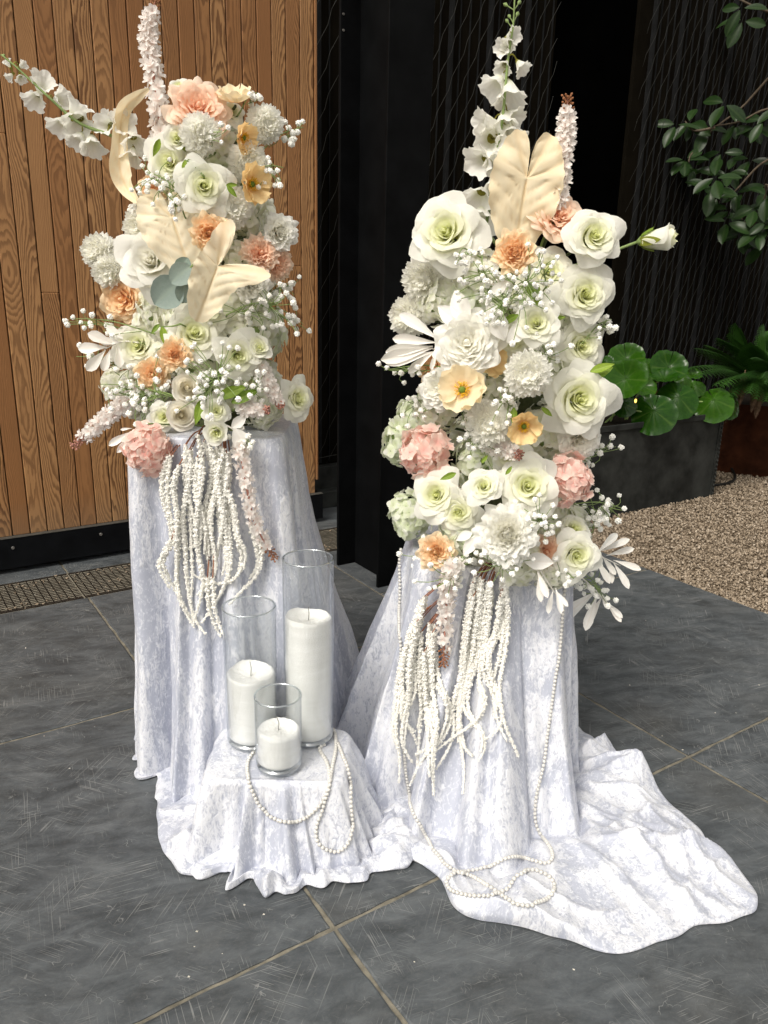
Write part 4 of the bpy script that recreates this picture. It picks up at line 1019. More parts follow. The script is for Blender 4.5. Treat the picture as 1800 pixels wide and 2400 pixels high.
def mum(seed, mat, n=230, hemi=-.5, narrow=1.15):
    g = np.random.default_rng(seed); mb = MB()
    for i in range(n):
        zc = 1 - (1 - hemi) * (i + .5) / n; a = i * 2.39996; s_ = math.sqrt(max(0, 1 - zc * zc)); d = np.array([s_ * math.cos(a), s_ * math.sin(a), zc])
        d = d + g.normal(size=3) * .06; d /= np.linalg.norm(d)
        up = np.array([0, 0, 1.]) if abs(d[2]) < .9 else np.array([math.cos(a), math.sin(a), 0]); sd_ = np.cross(up, d); sd_ /= np.linalg.norm(sd_); nr = np.cross(d, sd_)
        t = np.array([.35, .6, .85, 1.0]); L_ = g.uniform(.86, 1.04); w = np.array([.05, .085, .095, .03]) * narrow * g.uniform(.85, 1.2)
        inc = -(.16 if zc > .2 else -.02) * (t - .35) ** 2 * 1.2
        V = []
        for k in (-1, 0, 1):
            for j in range(4): V.append(d * t[j] * L_ + sd_ * w[j] * k + nr * (inc[j] * -1 * .8 + .05 * abs(k) * t[j]) - d * .035 * abs(k) * (j == 3))
        mb.add(V, grid_faces(3, 4), np.array([[min(1, 1.15 - zc * .9), x, g.random()] for _ in range(3) for x in (0., .4, .8, 1.)]))
    cb = MB(); th = np.linspace(0, 2 * PI, 16, endpoint=False); q = np.linspace(-1.3, 1.56, 9)
    cb.add(np.array([[(.62 * math.cos(e) * math.cos(a), .62 * math.cos(e) * math.sin(a), .62 * math.sin(e)) for e in q] for a in th]).reshape(-1, 3), grid_faces(16, 9, closed=True), (.5, .6, .5))
    return [('petals', mb.mesh('petals', mat), 'stuff'), ('flower_core', cb.mesh('flower_core', mat))]
def floret_mesh(seed, mat, np_=4, L_=1.0, W=.52, cup=.25):
    g = np.random.default_rng(seed); mb = MB()
    for i in range(np_):
        a = 2 * PI * i / np_ + g.uniform(-.15, .15); nu, nv = 5, 5; U, V = np.meshgrid(np.linspace(-1, 1, nu), np.linspace(0, 1, nv), indexing='ij')
        w = W * np.sin(PI * np.clip(.08 + .80 * V, 0, 1)) ** .75; x = .06 + V * L_ * (1 - .12 * U ** 2); y = U * w
        z = cup * V ** 1.5 * .8 - .22 * V ** 3 + .10 * U * g.uniform(-1, 1) + .06 * np.sin(U * 3 + g.uniform(0, 6)) * V
        P = np.stack([x * math.cos(a) - y * math.sin(a), x * math.sin(a) + y * math.cos(a), z], -1)
        mb.add(P.reshape(-1, 3), grid_faces(nu, nv), np.stack([np.full_like(U, g.random()), V, np.full_like(U, g.random())], -1).reshape(-1, 3))
    return mb.mesh('floret', mat)
def hydrangea(seed, meshes, n=46, size=.30, hemi=-.35, squash=.9):
    """list of (mesh, matrix) florets on a dome"""
    g = np.random.default_rng(seed); out = []
    for i in range(n):
        zc = 1 - (1 - hemi) * (i + .5) / n; a = i * 2.39996 + g.uniform(-.2, .2); s_ = math.sqrt(max(0, 1 - zc * zc)); d = np.array([s_ * math.cos(a), s_ * math.sin(a), zc * squash])
        rr = g.uniform(.66, 1.02)
        nz = d + g.normal(size=3) * .28
        out.append((meshes[int(g.integers(len(meshes)))], frame(d * rr, nz, (g.normal(), g.normal(), g.normal()), size * g.uniform(.85, 1.15))))
    return out
def poppy(seed, mat):
    g = np.random.default_rng(seed); parts = []
    for i in range(6):
        a = 2 * PI * (i % 3) / 3 + (PI / 3 if i >= 3 else 0) + g.uniform(-.2, .2); outer = i < 3
        nu, nv = 13, 9; U, V = np.meshgrid(np.linspace(-1, 1, nu), np.linspace(0, 1, nv), indexing='ij')
        ha = .95 * np.clip(.35 + 1.1 * V, 0, 1) ** .8; rho = .05 + .95 * V * (1 - .13 * abs(U) ** 3) * (1 if outer else .88)
        z = -.22 + (.50 if outer else .66) * V ** 1.7 + .09 * V ** 2 * np.sin(U * 7 + g.uniform(0, 6)) + .03 * V ** 2 * np.sin(U * 17 + i); rho = rho + .06 * V ** 3 * np.sin(U * 11 + g.uniform(0, 6))
        P = np.stack([rho * np.cos(a + U * ha), rho * np.sin(a + U * ha), z + (0 if outer else .025)], -1).reshape(-1, 3)
        parts.append(('petal', mk_mesh('petal', P, grid_faces(nu, nv), mat, True, pv=np.stack([np.full_like(U, .8), V * .92, np.full_like(U, g.random())], -1).reshape(-1, 3))))
    mb = MB()
    for i in range(70):
        a = g.uniform(0, 2 * PI); r_ = g.uniform(.2, .36); h_ = g.uniform(.0, .14)
        mb.tube([(.10 * math.cos(a), .10 * math.sin(a), -.17), (r_ * .7 * math.cos(a), r_ * .7 * math.sin(a), -.04 + h_), (r_ * math.cos(a), r_ * math.sin(a), .02 + h_)], [.008, .008, .022], 4)
    parts.append(('stamens', mb.mesh('stamens', M['stamen']), 'stuff'))
    mb = MB(); th = np.linspace(0, 2 * PI, 14, endpoint=False); prof = [(.04, -.2), (.13, -.1), (.15, .0), (.12, .07), (.001, .09)]
    mb.add(np.array([[(r_ * (1 + .08 * math.cos(7 * a)) * math.cos(a), r_ * (1 + .08 * math.cos(7 * a)) * math.sin(a), z) for r_, z in prof] for a in th]).reshape(-1, 3), grid_faces(14, 5, closed=True))
    parts.append(('pistil', mb.mesh('pistil', M['pistil'])))
    return parts
def bell_mesh(seed, mat, L_=1.0, W=.56):
    """bell shaped blossom hanging along +Z from its stalk at the origin"""
    g = np.random.default_rng(seed); n, m_ = 40, 11; th = np.linspace(0, 2 * PI, n, endpoint=False); t = np.linspace(0, 1, m_); T, V = np.meshgrid(th, t, indexing='ij')
    lob = .5 + .5 * np.cos(5 * T + seed)
    r_ = .10 + (W - .10) * V ** .75 * (1 + .05 * np.cos(5 * T + seed)) + .22 * np.clip(V - .72, 0, 1) * 2 * (.5 + lob); z = L_ * V * (1 - .10 * (1 - lob) * V) - .16 * np.clip(V - .8, 0, 1) * 3 * lob
    r_ = r_ + .045 * V ** 2 * np.sin(11 * T + g.uniform(0, 6)) + .03 * V ** 2 * np.sin(19 * T + g.uniform(0, 6)); z = z + .05 * V ** 3 * np.sin(8 * T + g.uniform(0, 6))
    P = np.stack([r_ * np.cos(T), r_ * np.sin(T) * .92, z], -1)
    return mk_mesh('bell', P.reshape(-1, 3), grid_faces(n, m_, closed=True), mat, True, pv=np.stack([np.full_like(T, .8), V, np.full_like(T, g.random())], -1).reshape(-1, 3))
def stockfloret(seed, mat):
    mb = MB(); g = np.random.default_rng(seed)
    for lay, (n_, L_, W, z0, cup) in enumerate(((6, 1.0, .36, 0, .30), (5, .68, .28, .12, .8))):
        for i in range(n_):
            a = 2 * PI * i / n_ + lay * .5 + g.uniform(-.2, .2); U, V = np.meshgrid(np.linspace(-1, 1, 3), np.linspace(0, 1, 5), indexing='ij'); w = W * np.sin(PI * np.clip(.06 + .84 * V, 0, 1)) ** .8
            x = .05 + V * L_; y = U * w; z = z0 + cup * V - .35 * V ** 2.5 * (1 - lay * .5) + .1 * abs(U) * V + g.uniform(-.1, .1) * V
            P = np.stack([x * math.cos(a) - y * math.sin(a), x * math.sin(a) + y * math.cos(a), z], -1)
            mb.add(P.reshape(-1, 3), grid_faces(3, 5), np.stack([np.full_like(U, 1 - lay), V, np.full_like(U, g.random())], -1).reshape(-1, 3))
    return mb.mesh('floret', mat)
def ball_mesh(seed):
    bm = bmesh.new(); bmesh.ops.create_icosphere(bm, subdivisions=3, radius=1.0); g = np.random.default_rng(seed)
    for i, v in enumerate(bm.verts):
        k = 1 + .5 * (g.random() - .35) * (1 if i % 2 else -.7); v.co *= k
    me = bpy.data.meshes.new('floret'); bm.to_mesh(me); bm.free(); me.materials.append(M['gyp'])
    a = me.color_attributes.new('pv', 'FLOAT_COLOR', 'POINT'); co = np.array([v.co.length for v in me.vertices])
    a.data.foreach_set('color', np.stack([np.clip((co - .8) * 2.5, 0, 1), np.ones_like(co), np.zeros_like(co), np.ones_like(co)], 1).ravel())
    return me

LIB = {}
for nm, prm, mat, n, heart, cnt in (('rose', ROSE, 'rose', 30, 13, 4), ('openrose', OPENROSE, 'rose', 27, 11, 3), ('budrose', BUDROSE, 'rose', 16, 7, 2), ('longbud', LONGBUD, 'rose', 12, 4, 1), ('whiterose', OPENROSE, 'rosepure', 20, 7, 1), ('creamrose', BALLROSE, 'rosecream', 30, 16, 2),
        ('ran', RAN, 'peach', 56, 34, 3), ('whiteran', RAN, 'rosepure', 54, 32, 2), ('fullran', dict(RAN, cone=2.4, z0=lambda o: .08 - .35 * o, ruffle=.06, rf=7, ha=lambda o: .85 - .3 * o, z1=lambda o: .52 - .46 * o ** 2.2, curl=lambda o: -.07 + .17 * o), 'rosepure', 96, 60, 1), ('apricot', RAN, 'apricot', 60, 40, 1), ('peony', PEONY, 'rosepure', 46, 24, 3), ('peachpeony', PEONY, 'peach', 44, 22, 2), ('carn', CARN, 'peachpale', 46, 26, 2), ('dahlia', DAHL, 'peachpale', 54, 30, 2)):
    for k in range(cnt):
        LIB[nm, k] = rosette(17 * (k + 1) + len(LIB) * 3, n, heart, prm, M[mat], long_sepals() if nm == 'longbud' else sepals(k + len(LIB), z=-.40 if nm != 'budrose' else -.6) if 'rose' in nm else ())
for k in range(3): LIB['mum', k] = mum(40 + k, M['mum'])
for k in range(2): LIB['poppy', k] = poppy(60 + k, M['poppy'])
LIB['poppyorange', 0] = poppy(66, M['poppyorange'])
FLO = {'hyd': [floret_mesh(i, M['hyd']) for i in range(4)], 'hydgreen': [floret_mesh(i + 9, M['hydgreen']) for i in range(4)], 'pink': [floret_mesh(i + 20, M['pink'], 5, 1.0, .5, .5) for i in range(4)]}
BELL = [bell_mesh(i, M['delph']) for i in range(4)]
STK = [stockfloret(i, M['stock']) for i in range(4)]
BALL = [ball_mesh(i) for i in range(3)]
CNT = {}

def stem_part(root, RM, p, q, r_=.0035, mat='stemdark', bend=.0):
    """stalk from bloom base p back to the foam at q (world)"""
    p, q = np.asarray(p, float), np.asarray(q, float); mid = (p + q) / 2 + np.array([0, 0, bend])
    pts = spline([p, mid, q], 9); iv = np.array(RM.inverted()); loc = (np.c_[pts, np.ones(9)] @ iv.T)[:, :3]
    sc_ = RM.to_scale()[0]; mb = MB(); mb.tube(loc, r_ / sc_, 5); return mb.build('stem', M[mat], root)

class Arr:
    """one arrangement: vertical axis at (s,d) with half width"""
    def __init__(s, sx, d, w, z0, z1): s.s, s.d, s.w, s.z0, s.z1 = sx, d, w, z0, z1
    def pos(s, x, y, near):
        p = at(x, y, s.d); ds = p[:2] @ HR - s.s
        d = s.d - math.sqrt(max(.02 ** 2, s.w ** 2 - min(abs(ds), s.w) ** 2)) * .8 - near
        return at(x, y, d)
    def core(s, p):
        return sd(s.s, s.d, min(max(p[2] - .06, s.z0), s.z1))
GROUPS = {}
def bloom(A, kind, x, y, r_, label, fx=0.0, fy=0.0, near=0.05, cat=None, twist=None, name=None, group=None):
    v_ = CNT.get(kind, 0); CNT[kind] = v_ + 1
    p = A.pos(x, y, near); n = face(p, fx, fy); s_ = r_ * m_per_px(p) * (1.14 if kind == 'mum' else 1.06)
    RM = frame(p, n, CUP, s_, rnd.uniform(0, 6.28) if twist is None else twist)
    nm, ct = {'rose': ('rose', 'rose'), 'openrose': ('rose', 'rose'), 'budrose': ('rosebud', 'rose'), 'longbud': ('rosebud', 'rose'), 'whiterose': ('rose', 'rose'), 'creamrose': ('ranunculus', 'ranunculus'), 'ran': ('ranunculus', 'ranunculus'), 'whiteran': ('ranunculus', 'ranunculus'), 'fullran': ('ranunculus', 'ranunculus'),
              'apricot': ('garden_rose', 'rose'), 'peony': ('peony', 'peony'), 'peachpeony': ('peony', 'peony'), 'carn': ('carnation', 'carnation'), 'dahlia': ('dahlia', 'dahlia'), 'mum': ('chrysanthemum', 'chrysanthemum'),
              'poppy': ('poppy', 'poppy'), 'poppyorange': ('poppy', 'poppy'), 'hyd': ('hydrangea', 'hydrangea'), 'hydgreen': ('hydrangea', 'hydrangea'), 'pink': ('hydrangea', 'hydrangea')}[kind]
    root = empty(nm, RM); tag(root, label, cat or ct, group)
    if kind in FLO:
        for me, m_ in hydrangea(v_ * 7 + len(kind), FLO[kind], 50 if kind != 'pink' else 52, .31 if kind != 'pink' else .35):
            o = link('floret', me, root); o.matrix_local = m_
        bm = bmesh.new(); bmesh.ops.create_icosphere(bm, subdivisions=2, radius=.66); me = bpy.data.meshes.new('flower_core'); bm.to_mesh(me); bm.free(); me.materials.append(M['stem']); link('flower_core', me, root)
    else:
        ks = [k for k in LIB if k[0] == kind]; lib = LIB[ks[v_ % len(ks)]]
        for part in lib:
            o = link(part[0], part[1], root)
            if len(part) > 2: o['kind'] = part[2]
    stem_part(root, RM, p - n * s_ * (1.5 if kind == 'longbud' else .38), A.core(p), mat='stem' if kind == 'longbud' else 'stemdark')
    return root

def delphinium(A, pts, blossoms, buds, label, d):
    """pts: stalk path; blossoms: (x, y, size px, dir x, dir y, dir cam)"""
    P = spline([at(x, y, d + dd) for x, y, dd in pts], 30); base = P[0]; RM = Matrix.Translation(base)
    root = empty('delphinium', RM); tag(root, label, 'delphinium')
    mb = MB(); mb.tube(P - base, np.linspace(.0045, .0015, 30), 6); mb.build('stalk', M['stem'], root)
    for i, (x, y, sz, dx, dy, dc) in enumerate(blossoms):
        p = at(x, y, d - .02); s_ = sz * .92 * m_per_px(p); dv = CRT * dx + CUP * dy + tocam(p) * dc * .75 + CUP * -.15; dv /= np.linalg.norm(dv); st = p - dv * s_ * .5
        o = link('bell', BELL[i % 4], root); set_local(o, RM, frame(st, dv, CUP, s_, rnd.uniform(0, 6)))
        j = np.argmin(np.linalg.norm(P - st, axis=1)); q = P[min(len(P) - 1, j)]
        mb = MB(); mb.tube(spline([q - base, (q + st) / 2 - base + (0, 0, .008), st - base], 7), .0016, 5); th = np.linspace(0, 2 * PI, 8, endpoint=False)
        mb.tube([st - dv * .004 - base, st + dv * s_ * .16 - base], [.003, s_ * .2], 8, cap=False); mb.build('calyx', M['sepal'], root)
    for (x, y, sz) in buds:
        p = at(x, y, d); s_ = sz * m_per_px(p); j = np.argmin(np.linalg.norm(P - p, axis=1)); q = P[max(0, j - 2)]; dv = (p - q) / (np.linalg.norm(p - q) + 1e-9)
        mb = MB(); mb.tube([q - base, (p - dv * s_) - base], .0012, 4); mb.tube([p - dv * s_ - base, p - base, p + dv * s_ - base], [.002, s_ * .5, .001], 7); mb.build('bud', M['stem'], root)
    stem_part(root, RM, base, A.core(base), .0045, 'stem')
def stock(A, pts, w0, w1, label, near, tip='bud_brown', n=34, tip_len=.9, name='stock_flower'):
    P = spline([A.pos(x, y, near + dd) for x, y, dd in pts], 30); base = P[0]; RM = Matrix.Translation(base)
    root = empty(name, RM); tag(root, label, 'stock flower')
    mb = MB(); mb.tube(P - base, np.linspace(.004, .0018, 30), 6); mb.build('stalk', M['bud_pink'], root)
    T = np.gradient(P, axis=0); T /= np.linalg.norm(T, axis=1)[:, None]
    sz = m_per_px(base)
    for i in range(n):
        f = (i + .5) / n * .86; j = f * 29; k = int(j); p = P[k] + (P[min(29, k + 1)] - P[k]) * (j - k); t_ = T[k]; w = (w0 + (w1 - w0) * f) * sz
        a = np.cross(t_, (0.2, .3, .9)); a /= np.linalg.norm(a); b = np.cross(t_, a); an = i * 2.39996; dv = a * math.cos(an) + b * math.sin(an) + t_ * .25
        o = link('floret', STK[i % 4], root); set_local(o, RM, frame(p + dv * w * .40, dv + np.array([0, 0, .1]), t_, w * .80, rnd.uniform(0, 6)))
    mb = MB(); t0 = 25
    for i in range(26):
        f = .84 + .16 * i / 26; j = f * 29; k = min(28, int(j)); p = P[k] + (P[k + 1] - P[k]) * (j - k); t_ = T[k]; a = np.cross(t_, (.2, .3, .9)); a /= np.linalg.norm(a); b = np.cross(t_, a); an = i * 2.39996
        dv = (a * math.cos(an) + b * math.sin(an)) * (1.0 - .5 * (f - .84) / .16) + t_ * .5; dv /= np.linalg.norm(dv); w = w1 * sz * tip_len * rnd.uniform(.6, .9)
        q = p + dv * w; mb.tube([p - base, q - base], .0010, 4); mb.tube([q - dv * .0025 - base, q - base, q + dv * .003 - base], [.001, .0027, .0008], 6)
    mb.build('tip_buds', M[tip], root)
    stem_part(root, RM, base, A.core(base), .004, 'stem')
def gyp(A, x0, y0, x1, y1, spread, n, label, near=.08, seed=0, ball=5.7, free=None):
    """airy spray from (x0,y0) towards (x1,y1)"""
    g = random.Random(seed * 13 + 5); b = A.pos(x0, y0, near * .6); e = A.pos(x1, y1, near) if free is None else at(x1, y1, free)
    RM = Matrix.Translation(b); root = empty('gypsophila', RM); tag(root, label, 'gypsophila')
    sz = m_per_px(e); ax = e - b; mb = MB(); main = spline([b, (b + e) / 2 + np.array([0, 0, .012]), e], 12) - b; mb.tube(main, np.linspace(.0018, .0009, 12), 5)
    heads = []
    n = int(n * 1.35)
    for i in range(n):
        f = g.uniform(.35, 1.0) if n > 8 else g.uniform(.6, 1.0)
        c = b + ax * f; off = (CRT * g.gauss(0, 1) + CUP * g.gauss(0, 1)) * spread * .52 * sz + tocam(c) * g.uniform(-.03, .035); heads.append((f, c + off))
    ns = max(2, n // 5); subs = []
    for k in range(ns):
        f = .2 + .7 * k / ns; q = b + ax * f; subs.append(q)
    for f, h_ in heads:
        q = min(subs, key=lambda s_: np.linalg.norm(s_ - h_)) if g.random() < .75 else b + ax * max(.1, f - .25)
        m_ = (q + h_) / 2 + ax * .10 + np.array([0, 0, -.004]); mb.tube(spline([q - b, m_ - b, h_ - b], 6), .0009, 4)
        s_ = ball * sz * g.uniform(.8, 1.15)
        o = link('floret', g.choice(BALL), root, tuple(h_ - b)); o.scale = (s_, s_, s_ * .9); o.rotation_euler = (g.uniform(0, 6), g.uniform(0, 6), 0)
    mb.build('stems', M['stem'], root)
    stem_part(root, RM, b, A.core(b), .002, 'stem')
def sprig(A, leaves, path, mesh, label, near, mat_stem='thread', name='leaf_sprig', cat='leaf sprig', free=None):
    """stalk plus single leaves: (x, y base, x, y tip, roll)"""
    pp = (lambda x, y, e=0.: A.pos(x, y, near + e)) if free is None else (lambda x, y, e=0.: at(x, y, free - e))
    P = spline([pp(x, y) for x, y in path], 14); RM = Matrix.Translation(P[0]); root = empty(name, RM); tag(root, label, cat)
    mb = MB(); mb.tube(P - P[0], np.linspace(.0026, .0011, 14), 5); mb.build('stalk', M[mat_stem], root)
    for (xa, ya, xb, yb, e) in leaves:
        a, b = pp(xa, ya), pp(xb, yb, e); dv = b - a; L_ = np.linalg.norm(dv)
        o = link('leaf', rnd.choice(mesh), root); set_local(o, RM, frame(a, tocam(a) * 1.3 + CUP * rnd.uniform(0, .4) + CRT * rnd.uniform(-.4, .4), dv, L_))
    stem_part(root, RM, P[0], A.core(P[0]), .002, 'stem')
SPN = [(a, w * .56) for a, w in SPOON]
WL = [leaf_mesh('leaf', SPN, M['whiteleaf'], .5, a, nu=9, nv=13, seed=i, relief=.006) for i, a in enumerate((.05, .15, -.08))]
WLW = [leaf_mesh('leaf', [(a, w * .9) for a, w in SPOON], M['whiteleaf'], .3, a, nu=9, nv=13, seed=i + 3, relief=.006) for i, a in enumerate((.05, .12))]
EU = [leaf_mesh('leaf', [(0, .05), (.1, .25), (.3, .42), (.55, .45), (.8, .33), (.93, .18), (1, .0)], M['eucalypt'], .25, .15, nu=9, nv=13, seed=4, relief=.012)]
SK = [leaf_mesh('leaf', [(0, .02), (.15, .16), (.35, .27), (.6, .25), (.8, .15), (1, .0)], M['whiteleaf'], .35, .2, nu=11, nv=17, seed=5, wave=.02, relief=.015)]
GL = [leaf_mesh('leaf', [(0, .03), (.2, .15), (.45, .19), (.75, .12), (1, .0)], M['greenleaf'], .3, .15, nu=9, nv=11, seed=6, relief=.015)]

HEART = [(0, 1.0), (10, .95), (25, .80), (45, .68), (70, .60), (95, .57), (120, .58), (140, .62), (155, .63), (166, .58), (173, .46), (177, .30)]
LOPSIDED = ([(0, 1.0), (12, .90), (30, .64), (55, .45), (85, .36), (115, .34), (140, .42), (160, .66), (176, .86), (184, .78), (191, .50), (198, .2)], [(0, 1.0), (10, .92), (25, .68), (45, .50), (65, .47), (80, .58), (94, .78), (103, .87), (110, .78), (117, .5), (124, .2)])
ARROW = [(0, 1.0), (12, .92), (30, .66), (50, .47), (75, .38), (95, .39), (112, .52), (126, .74), (137, .86), (144, .78), (150, .52), (156, .26)]
def caladium(seed, shape, fold=.2, bend=.3, wave=.03):
    """big arrow shaped leaf, stalk at the origin, tip at -Y, lobes at +Y, face +Z"""
    na, nr = 97, 20
    sn_, sp_ = shape if isinstance(shape, tuple) else (shape, shape); a0, a1 = sn_[-1][0], sp_[-1][0]
    th = np.radians(np.linspace(-a0, a1, na)); rr = np.linspace(0, 1, nr); T, Q = np.meshgrid(th, rr, indexing='ij'); amax = np.where(T < 0, a0, a1)
    e = np.where(T < 0, np.interp(abs(np.degrees(T)), *zip(*sn_)), np.interp(abs(np.degrees(T)), *zip(*sp_))) * (1 + .018 * np.sin(T * 23 + seed)); X = np.sin(T) * Q * e; Y = -np.cos(T) * Q * e
    mid = np.clip(1 - abs(X) * 34, 0, 1) * (Y < 0)
    ph = (-Y * 5.0 + abs(X) * (3.6 + .5 * np.sin(Y * 5 + seed)) * np.where(Y < 0, 1, .6) + .12 * sn(np.stack([X, Y], -1), 6, seed + 2)); k = abs((ph % 1) - .5) * 2; side = np.clip((k - .70) * 3.3, 0, 1) ** 1.5 * .75 * (Q < .96) * np.clip(Q * 4, 0, 1)
    rib = np.clip(1 - abs(abs(np.degrees(T)) - amax * .86) * .12 * (.2 + Q), 0, 1) * (Y > 0)
    vein = np.maximum(np.maximum(mid, side * .7), rib * .8)
    Z = fold * abs(X) * .9 - bend * (Y + .1) ** 2 + wave * sn(np.stack([X, Y], -1), 11, seed) * Q + .036 * np.sqrt(np.clip(1 - k, 0, 1)) * np.clip(Q * 2, 0, 1) * (1 - .5 * Q) - .030 * vein
    Z = Z + .045 * Q ** 4 * np.sin(T * 9 + seed)
    pv = np.stack([vein * .85, Q, abs(X)], -1)
    return mk_mesh('blade', np.stack([X, Y, Z], -1).reshape(-1, 3), grid_faces(na, nr), M['cream'], True, pv=pv.reshape(-1, 3))
def big_leaf(A, x, y, length, ang, label, near, seed, fx=0, fy=0, fold=.2, bend=.3, wscale=1.0, shape=None):
    """x,y: where the stalk meets the blade; ang: picture angle of the tip direction (deg, 0 right, 90 up)"""
    p = A.pos(x, y, near); n = face(p, fx, fy); tipd = CRT * math.cos(R(ang)) + CUP * math.sin(R(ang)); L_ = length * m_per_px(p)
    RM = frame(p, n, -tipd, L_); root = empty('caladium_leaf', RM); tag(root, label, 'leaf')
    o = link('blade', caladium(seed, shape or HEART, fold, bend), root); o.scale = (wscale, 1, 1)
    stem_part(root, RM, p - n * .004, A.core(p), .003, 'thread')
def twisted_leaf(A, rows, label, near):
    """rows: (x, y, half width px, turn)"""
    P = np.array([A.pos(x, y, near + .01 * i) for i, (x, y, w, t) in enumerate(rows)]); n = 40; C_ = spline(P, n); W = spline([(w, t, 0) for x, y, w, t in rows], n); T = np.gradient(C_, axis=0); T /= np.linalg.norm(T, axis=1)[:, None]
    base = C_[-1]; RM = Matrix.Translation(base); root = empty('caladium_leaf', RM); tag(root, label, 'leaf'); nu = 11; u = np.linspace(-1, 1, nu); V = []; pv = []
    for uu in u:
        for i in range(n):
            tc_ = tocam(C_[i]); sdv = np.cross(T[i], tc_); sdv /= np.linalg.norm(sdv); nv = np.cross(sdv, T[i]); a = W[i, 1]; w = max(W[i, 0], .5) * m_per_px(C_[i])
            V.append(C_[i] + (sdv * math.cos(a) + nv * math.sin(a)) * uu * w + nv * (abs(uu) ** 1.3) * w * .75 + nv * .10 * w * math.sin(i * .9 + uu * 4) - base)
            k = abs(((i / n * 9 + abs(uu)) % 1) - .5) * 2; pv.append((max(max(0, 1 - abs(uu) * 7), .5 * (k > .8)), i / n, abs(uu)))
    me = mk_mesh('blade', V, grid_faces(nu, n), M['cream'], True, pv=pv); link('blade', me, root); stem_part(root, RM, base, A.core(base), .003, 'thread')

def amaranth(A, starts, label, d0, seed, r0=.0074):
    """tassel: strands (points in picture) hanging in front of the cloth"""
    g = np.random.default_rng(seed); x0, y0 = starts[0][0]; base = at(x0, y0, d0); RM = Matrix.Translation(base); root = empty('amaranthus', RM); tag(root, label, 'amaranthus')
    ico = np.array([(0, 0, 1), (.894, 0, .447), (.276, .851, .447), (-.724, .526, .447), (-.724, -.526, .447), (.276, -.851, .447), (.724, .526, -.447), (-.276, .851, -.447), (-.894, 0, -.447), (-.276, -.851, -.447), (.724, -.526, -.447), (0, 0, -1)])
    fi = np.array([(0, 1, 2), (0, 2, 3), (0, 3, 4), (0, 4, 5), (0, 5, 1), (1, 6, 2), (2, 7, 3), (3, 8, 4), (4, 9, 5), (5, 10, 1), (6, 7, 2), (7, 8, 3), (8, 9, 4), (9, 10, 5), (10, 6, 1), (11, 7, 6), (11, 8, 7), (11, 9, 8), (11, 10, 9), (11, 6, 10)])
    more = []
    for pts in starts:
        more.append(pts); j = g.uniform(-11, 11); more.append([(x + j + g.uniform(-4, 4), y + g.uniform(-8, 8) * (i > 0)) for i, (x, y) in enumerate(pts[:max(4, int(len(pts) * g.uniform(.6, 1)))])])
    for pts in more:
        px = spline(pts, 26); dd = d0 + g.uniform(-.02, .02); W = []
        for x, y in px:
            hd = hit_d(x, y); W.append(at(x, y, min(dd, hd - .014 - g.uniform(0, .004)) if hd < 5 else dd))
        W = np.array(W); k = 5
        for _ in range(3): W[1:-1] = (W[:-2] + W[1:-1] + W[2:]) / 3
        L_ = np.concatenate([[0], np.cumsum(np.linalg.norm(np.diff(W, axis=0), axis=1))]); n = int(L_[-1] / .0050); s_ = np.linspace(0, L_[-1], n)
        Q = np.stack([np.interp(s_, L_, W[:, i]) for i in range(3)], 1); f = s_ / L_[-1]
        T = np.gradient(Q, axis=0); T /= np.linalg.norm(T, axis=1)[:, None]; a = np.cross(T, (.3, .2, .1)); a /= np.linalg.norm(a, axis=1)[:, None]; b = np.cross(T, a)
        lump = .60 + .55 * np.abs(np.sin(s_ / .0150 * PI + g.uniform(0, 3) + .8 * np.sin(s_ * 60))) * g.uniform(.85, 1.1, n); R_ = r0 * (1 - .50 * f ** 2.0) * lump * np.where(f < .05, .7, 1)
        V, F, PV = [], [], []; m_ = 0
        for i in range(n):
            for q in range(9):
                an = g.uniform(0, 2 * PI); c = Q[i] + (a[i] * math.cos(an) + b[i] * math.sin(an)) * R_[i] * .72 + T[i] * g.normal() * .0012
                rr = R_[i] * g.uniform(.20, .42); V.append(ico * rr + c + g.normal(size=(12, 3)) * rr * .22); F.append(fi + m_); m_ += 12; PV.append(np.tile([g.random(), .9, g.random()], (12, 1)))
        cb = MB(); cb.tube(Q, R_ * .62, 6); V.append(np.concatenate(cb.V)); cf = np.array([f_ for f_ in cb.F if len(f_) == 4]); F.append(np.concatenate([cf[:, [0, 1, 2]], cf[:, [0, 2, 3]]]) + m_); PV.append(np.tile([.5, .9, .3], (len(V[-1]), 1)))
        V = np.concatenate(V) - base
        o = link('strand', mk_mesh('strand', V, np.concatenate(F), M['amaranth'], True, pv=np.concatenate(PV)), root)
        mb = MB(); st = A.core(W[0]); mb.tube(spline([st - base, (st * .3 + W[0] * .7) + np.array([0, 0, .02]) - base, W[0] - base], 8), .0016, 4); mb.build('stalk', M['amstem'], root)

# ================================================================== LEFT ARRANGEMENT
AL = Arr(-.435, 2.08, .21, .915, 1.62)
AR = Arr(.335, 1.98, .25, .60, 1.30)
for A_, lab in ((AL, 'hidden foam column inside the left flower arrangement'), (AR, 'hidden foam column inside the right flower arrangement')):
    mb = MB(); th = np.linspace(0, 2 * PI, 20, endpoint=False); b = sd(A_.s, A_.d, 0); prof = [(.001, A_.z0 + .008), (.085, A_.z0 + .008), (.085, A_.z1 - .02), (.07, A_.z1), (.001, A_.z1)]
    V = np.array([[(r_ * math.cos(a), r_ * math.sin(a), z) for r_, z in prof] for a in th]).reshape(-1, 3)
    V[:, :2] += .006 * np.c_[sn(V, 30, 1), sn(V, 30, 2)]
    mb.add(V, grid_faces(20, 5, closed=True)); o = mb.build('floral_foam', M['foam'], None, False); o.location = tuple(b); tag(o, lab, 'floral foam')
B = bloom
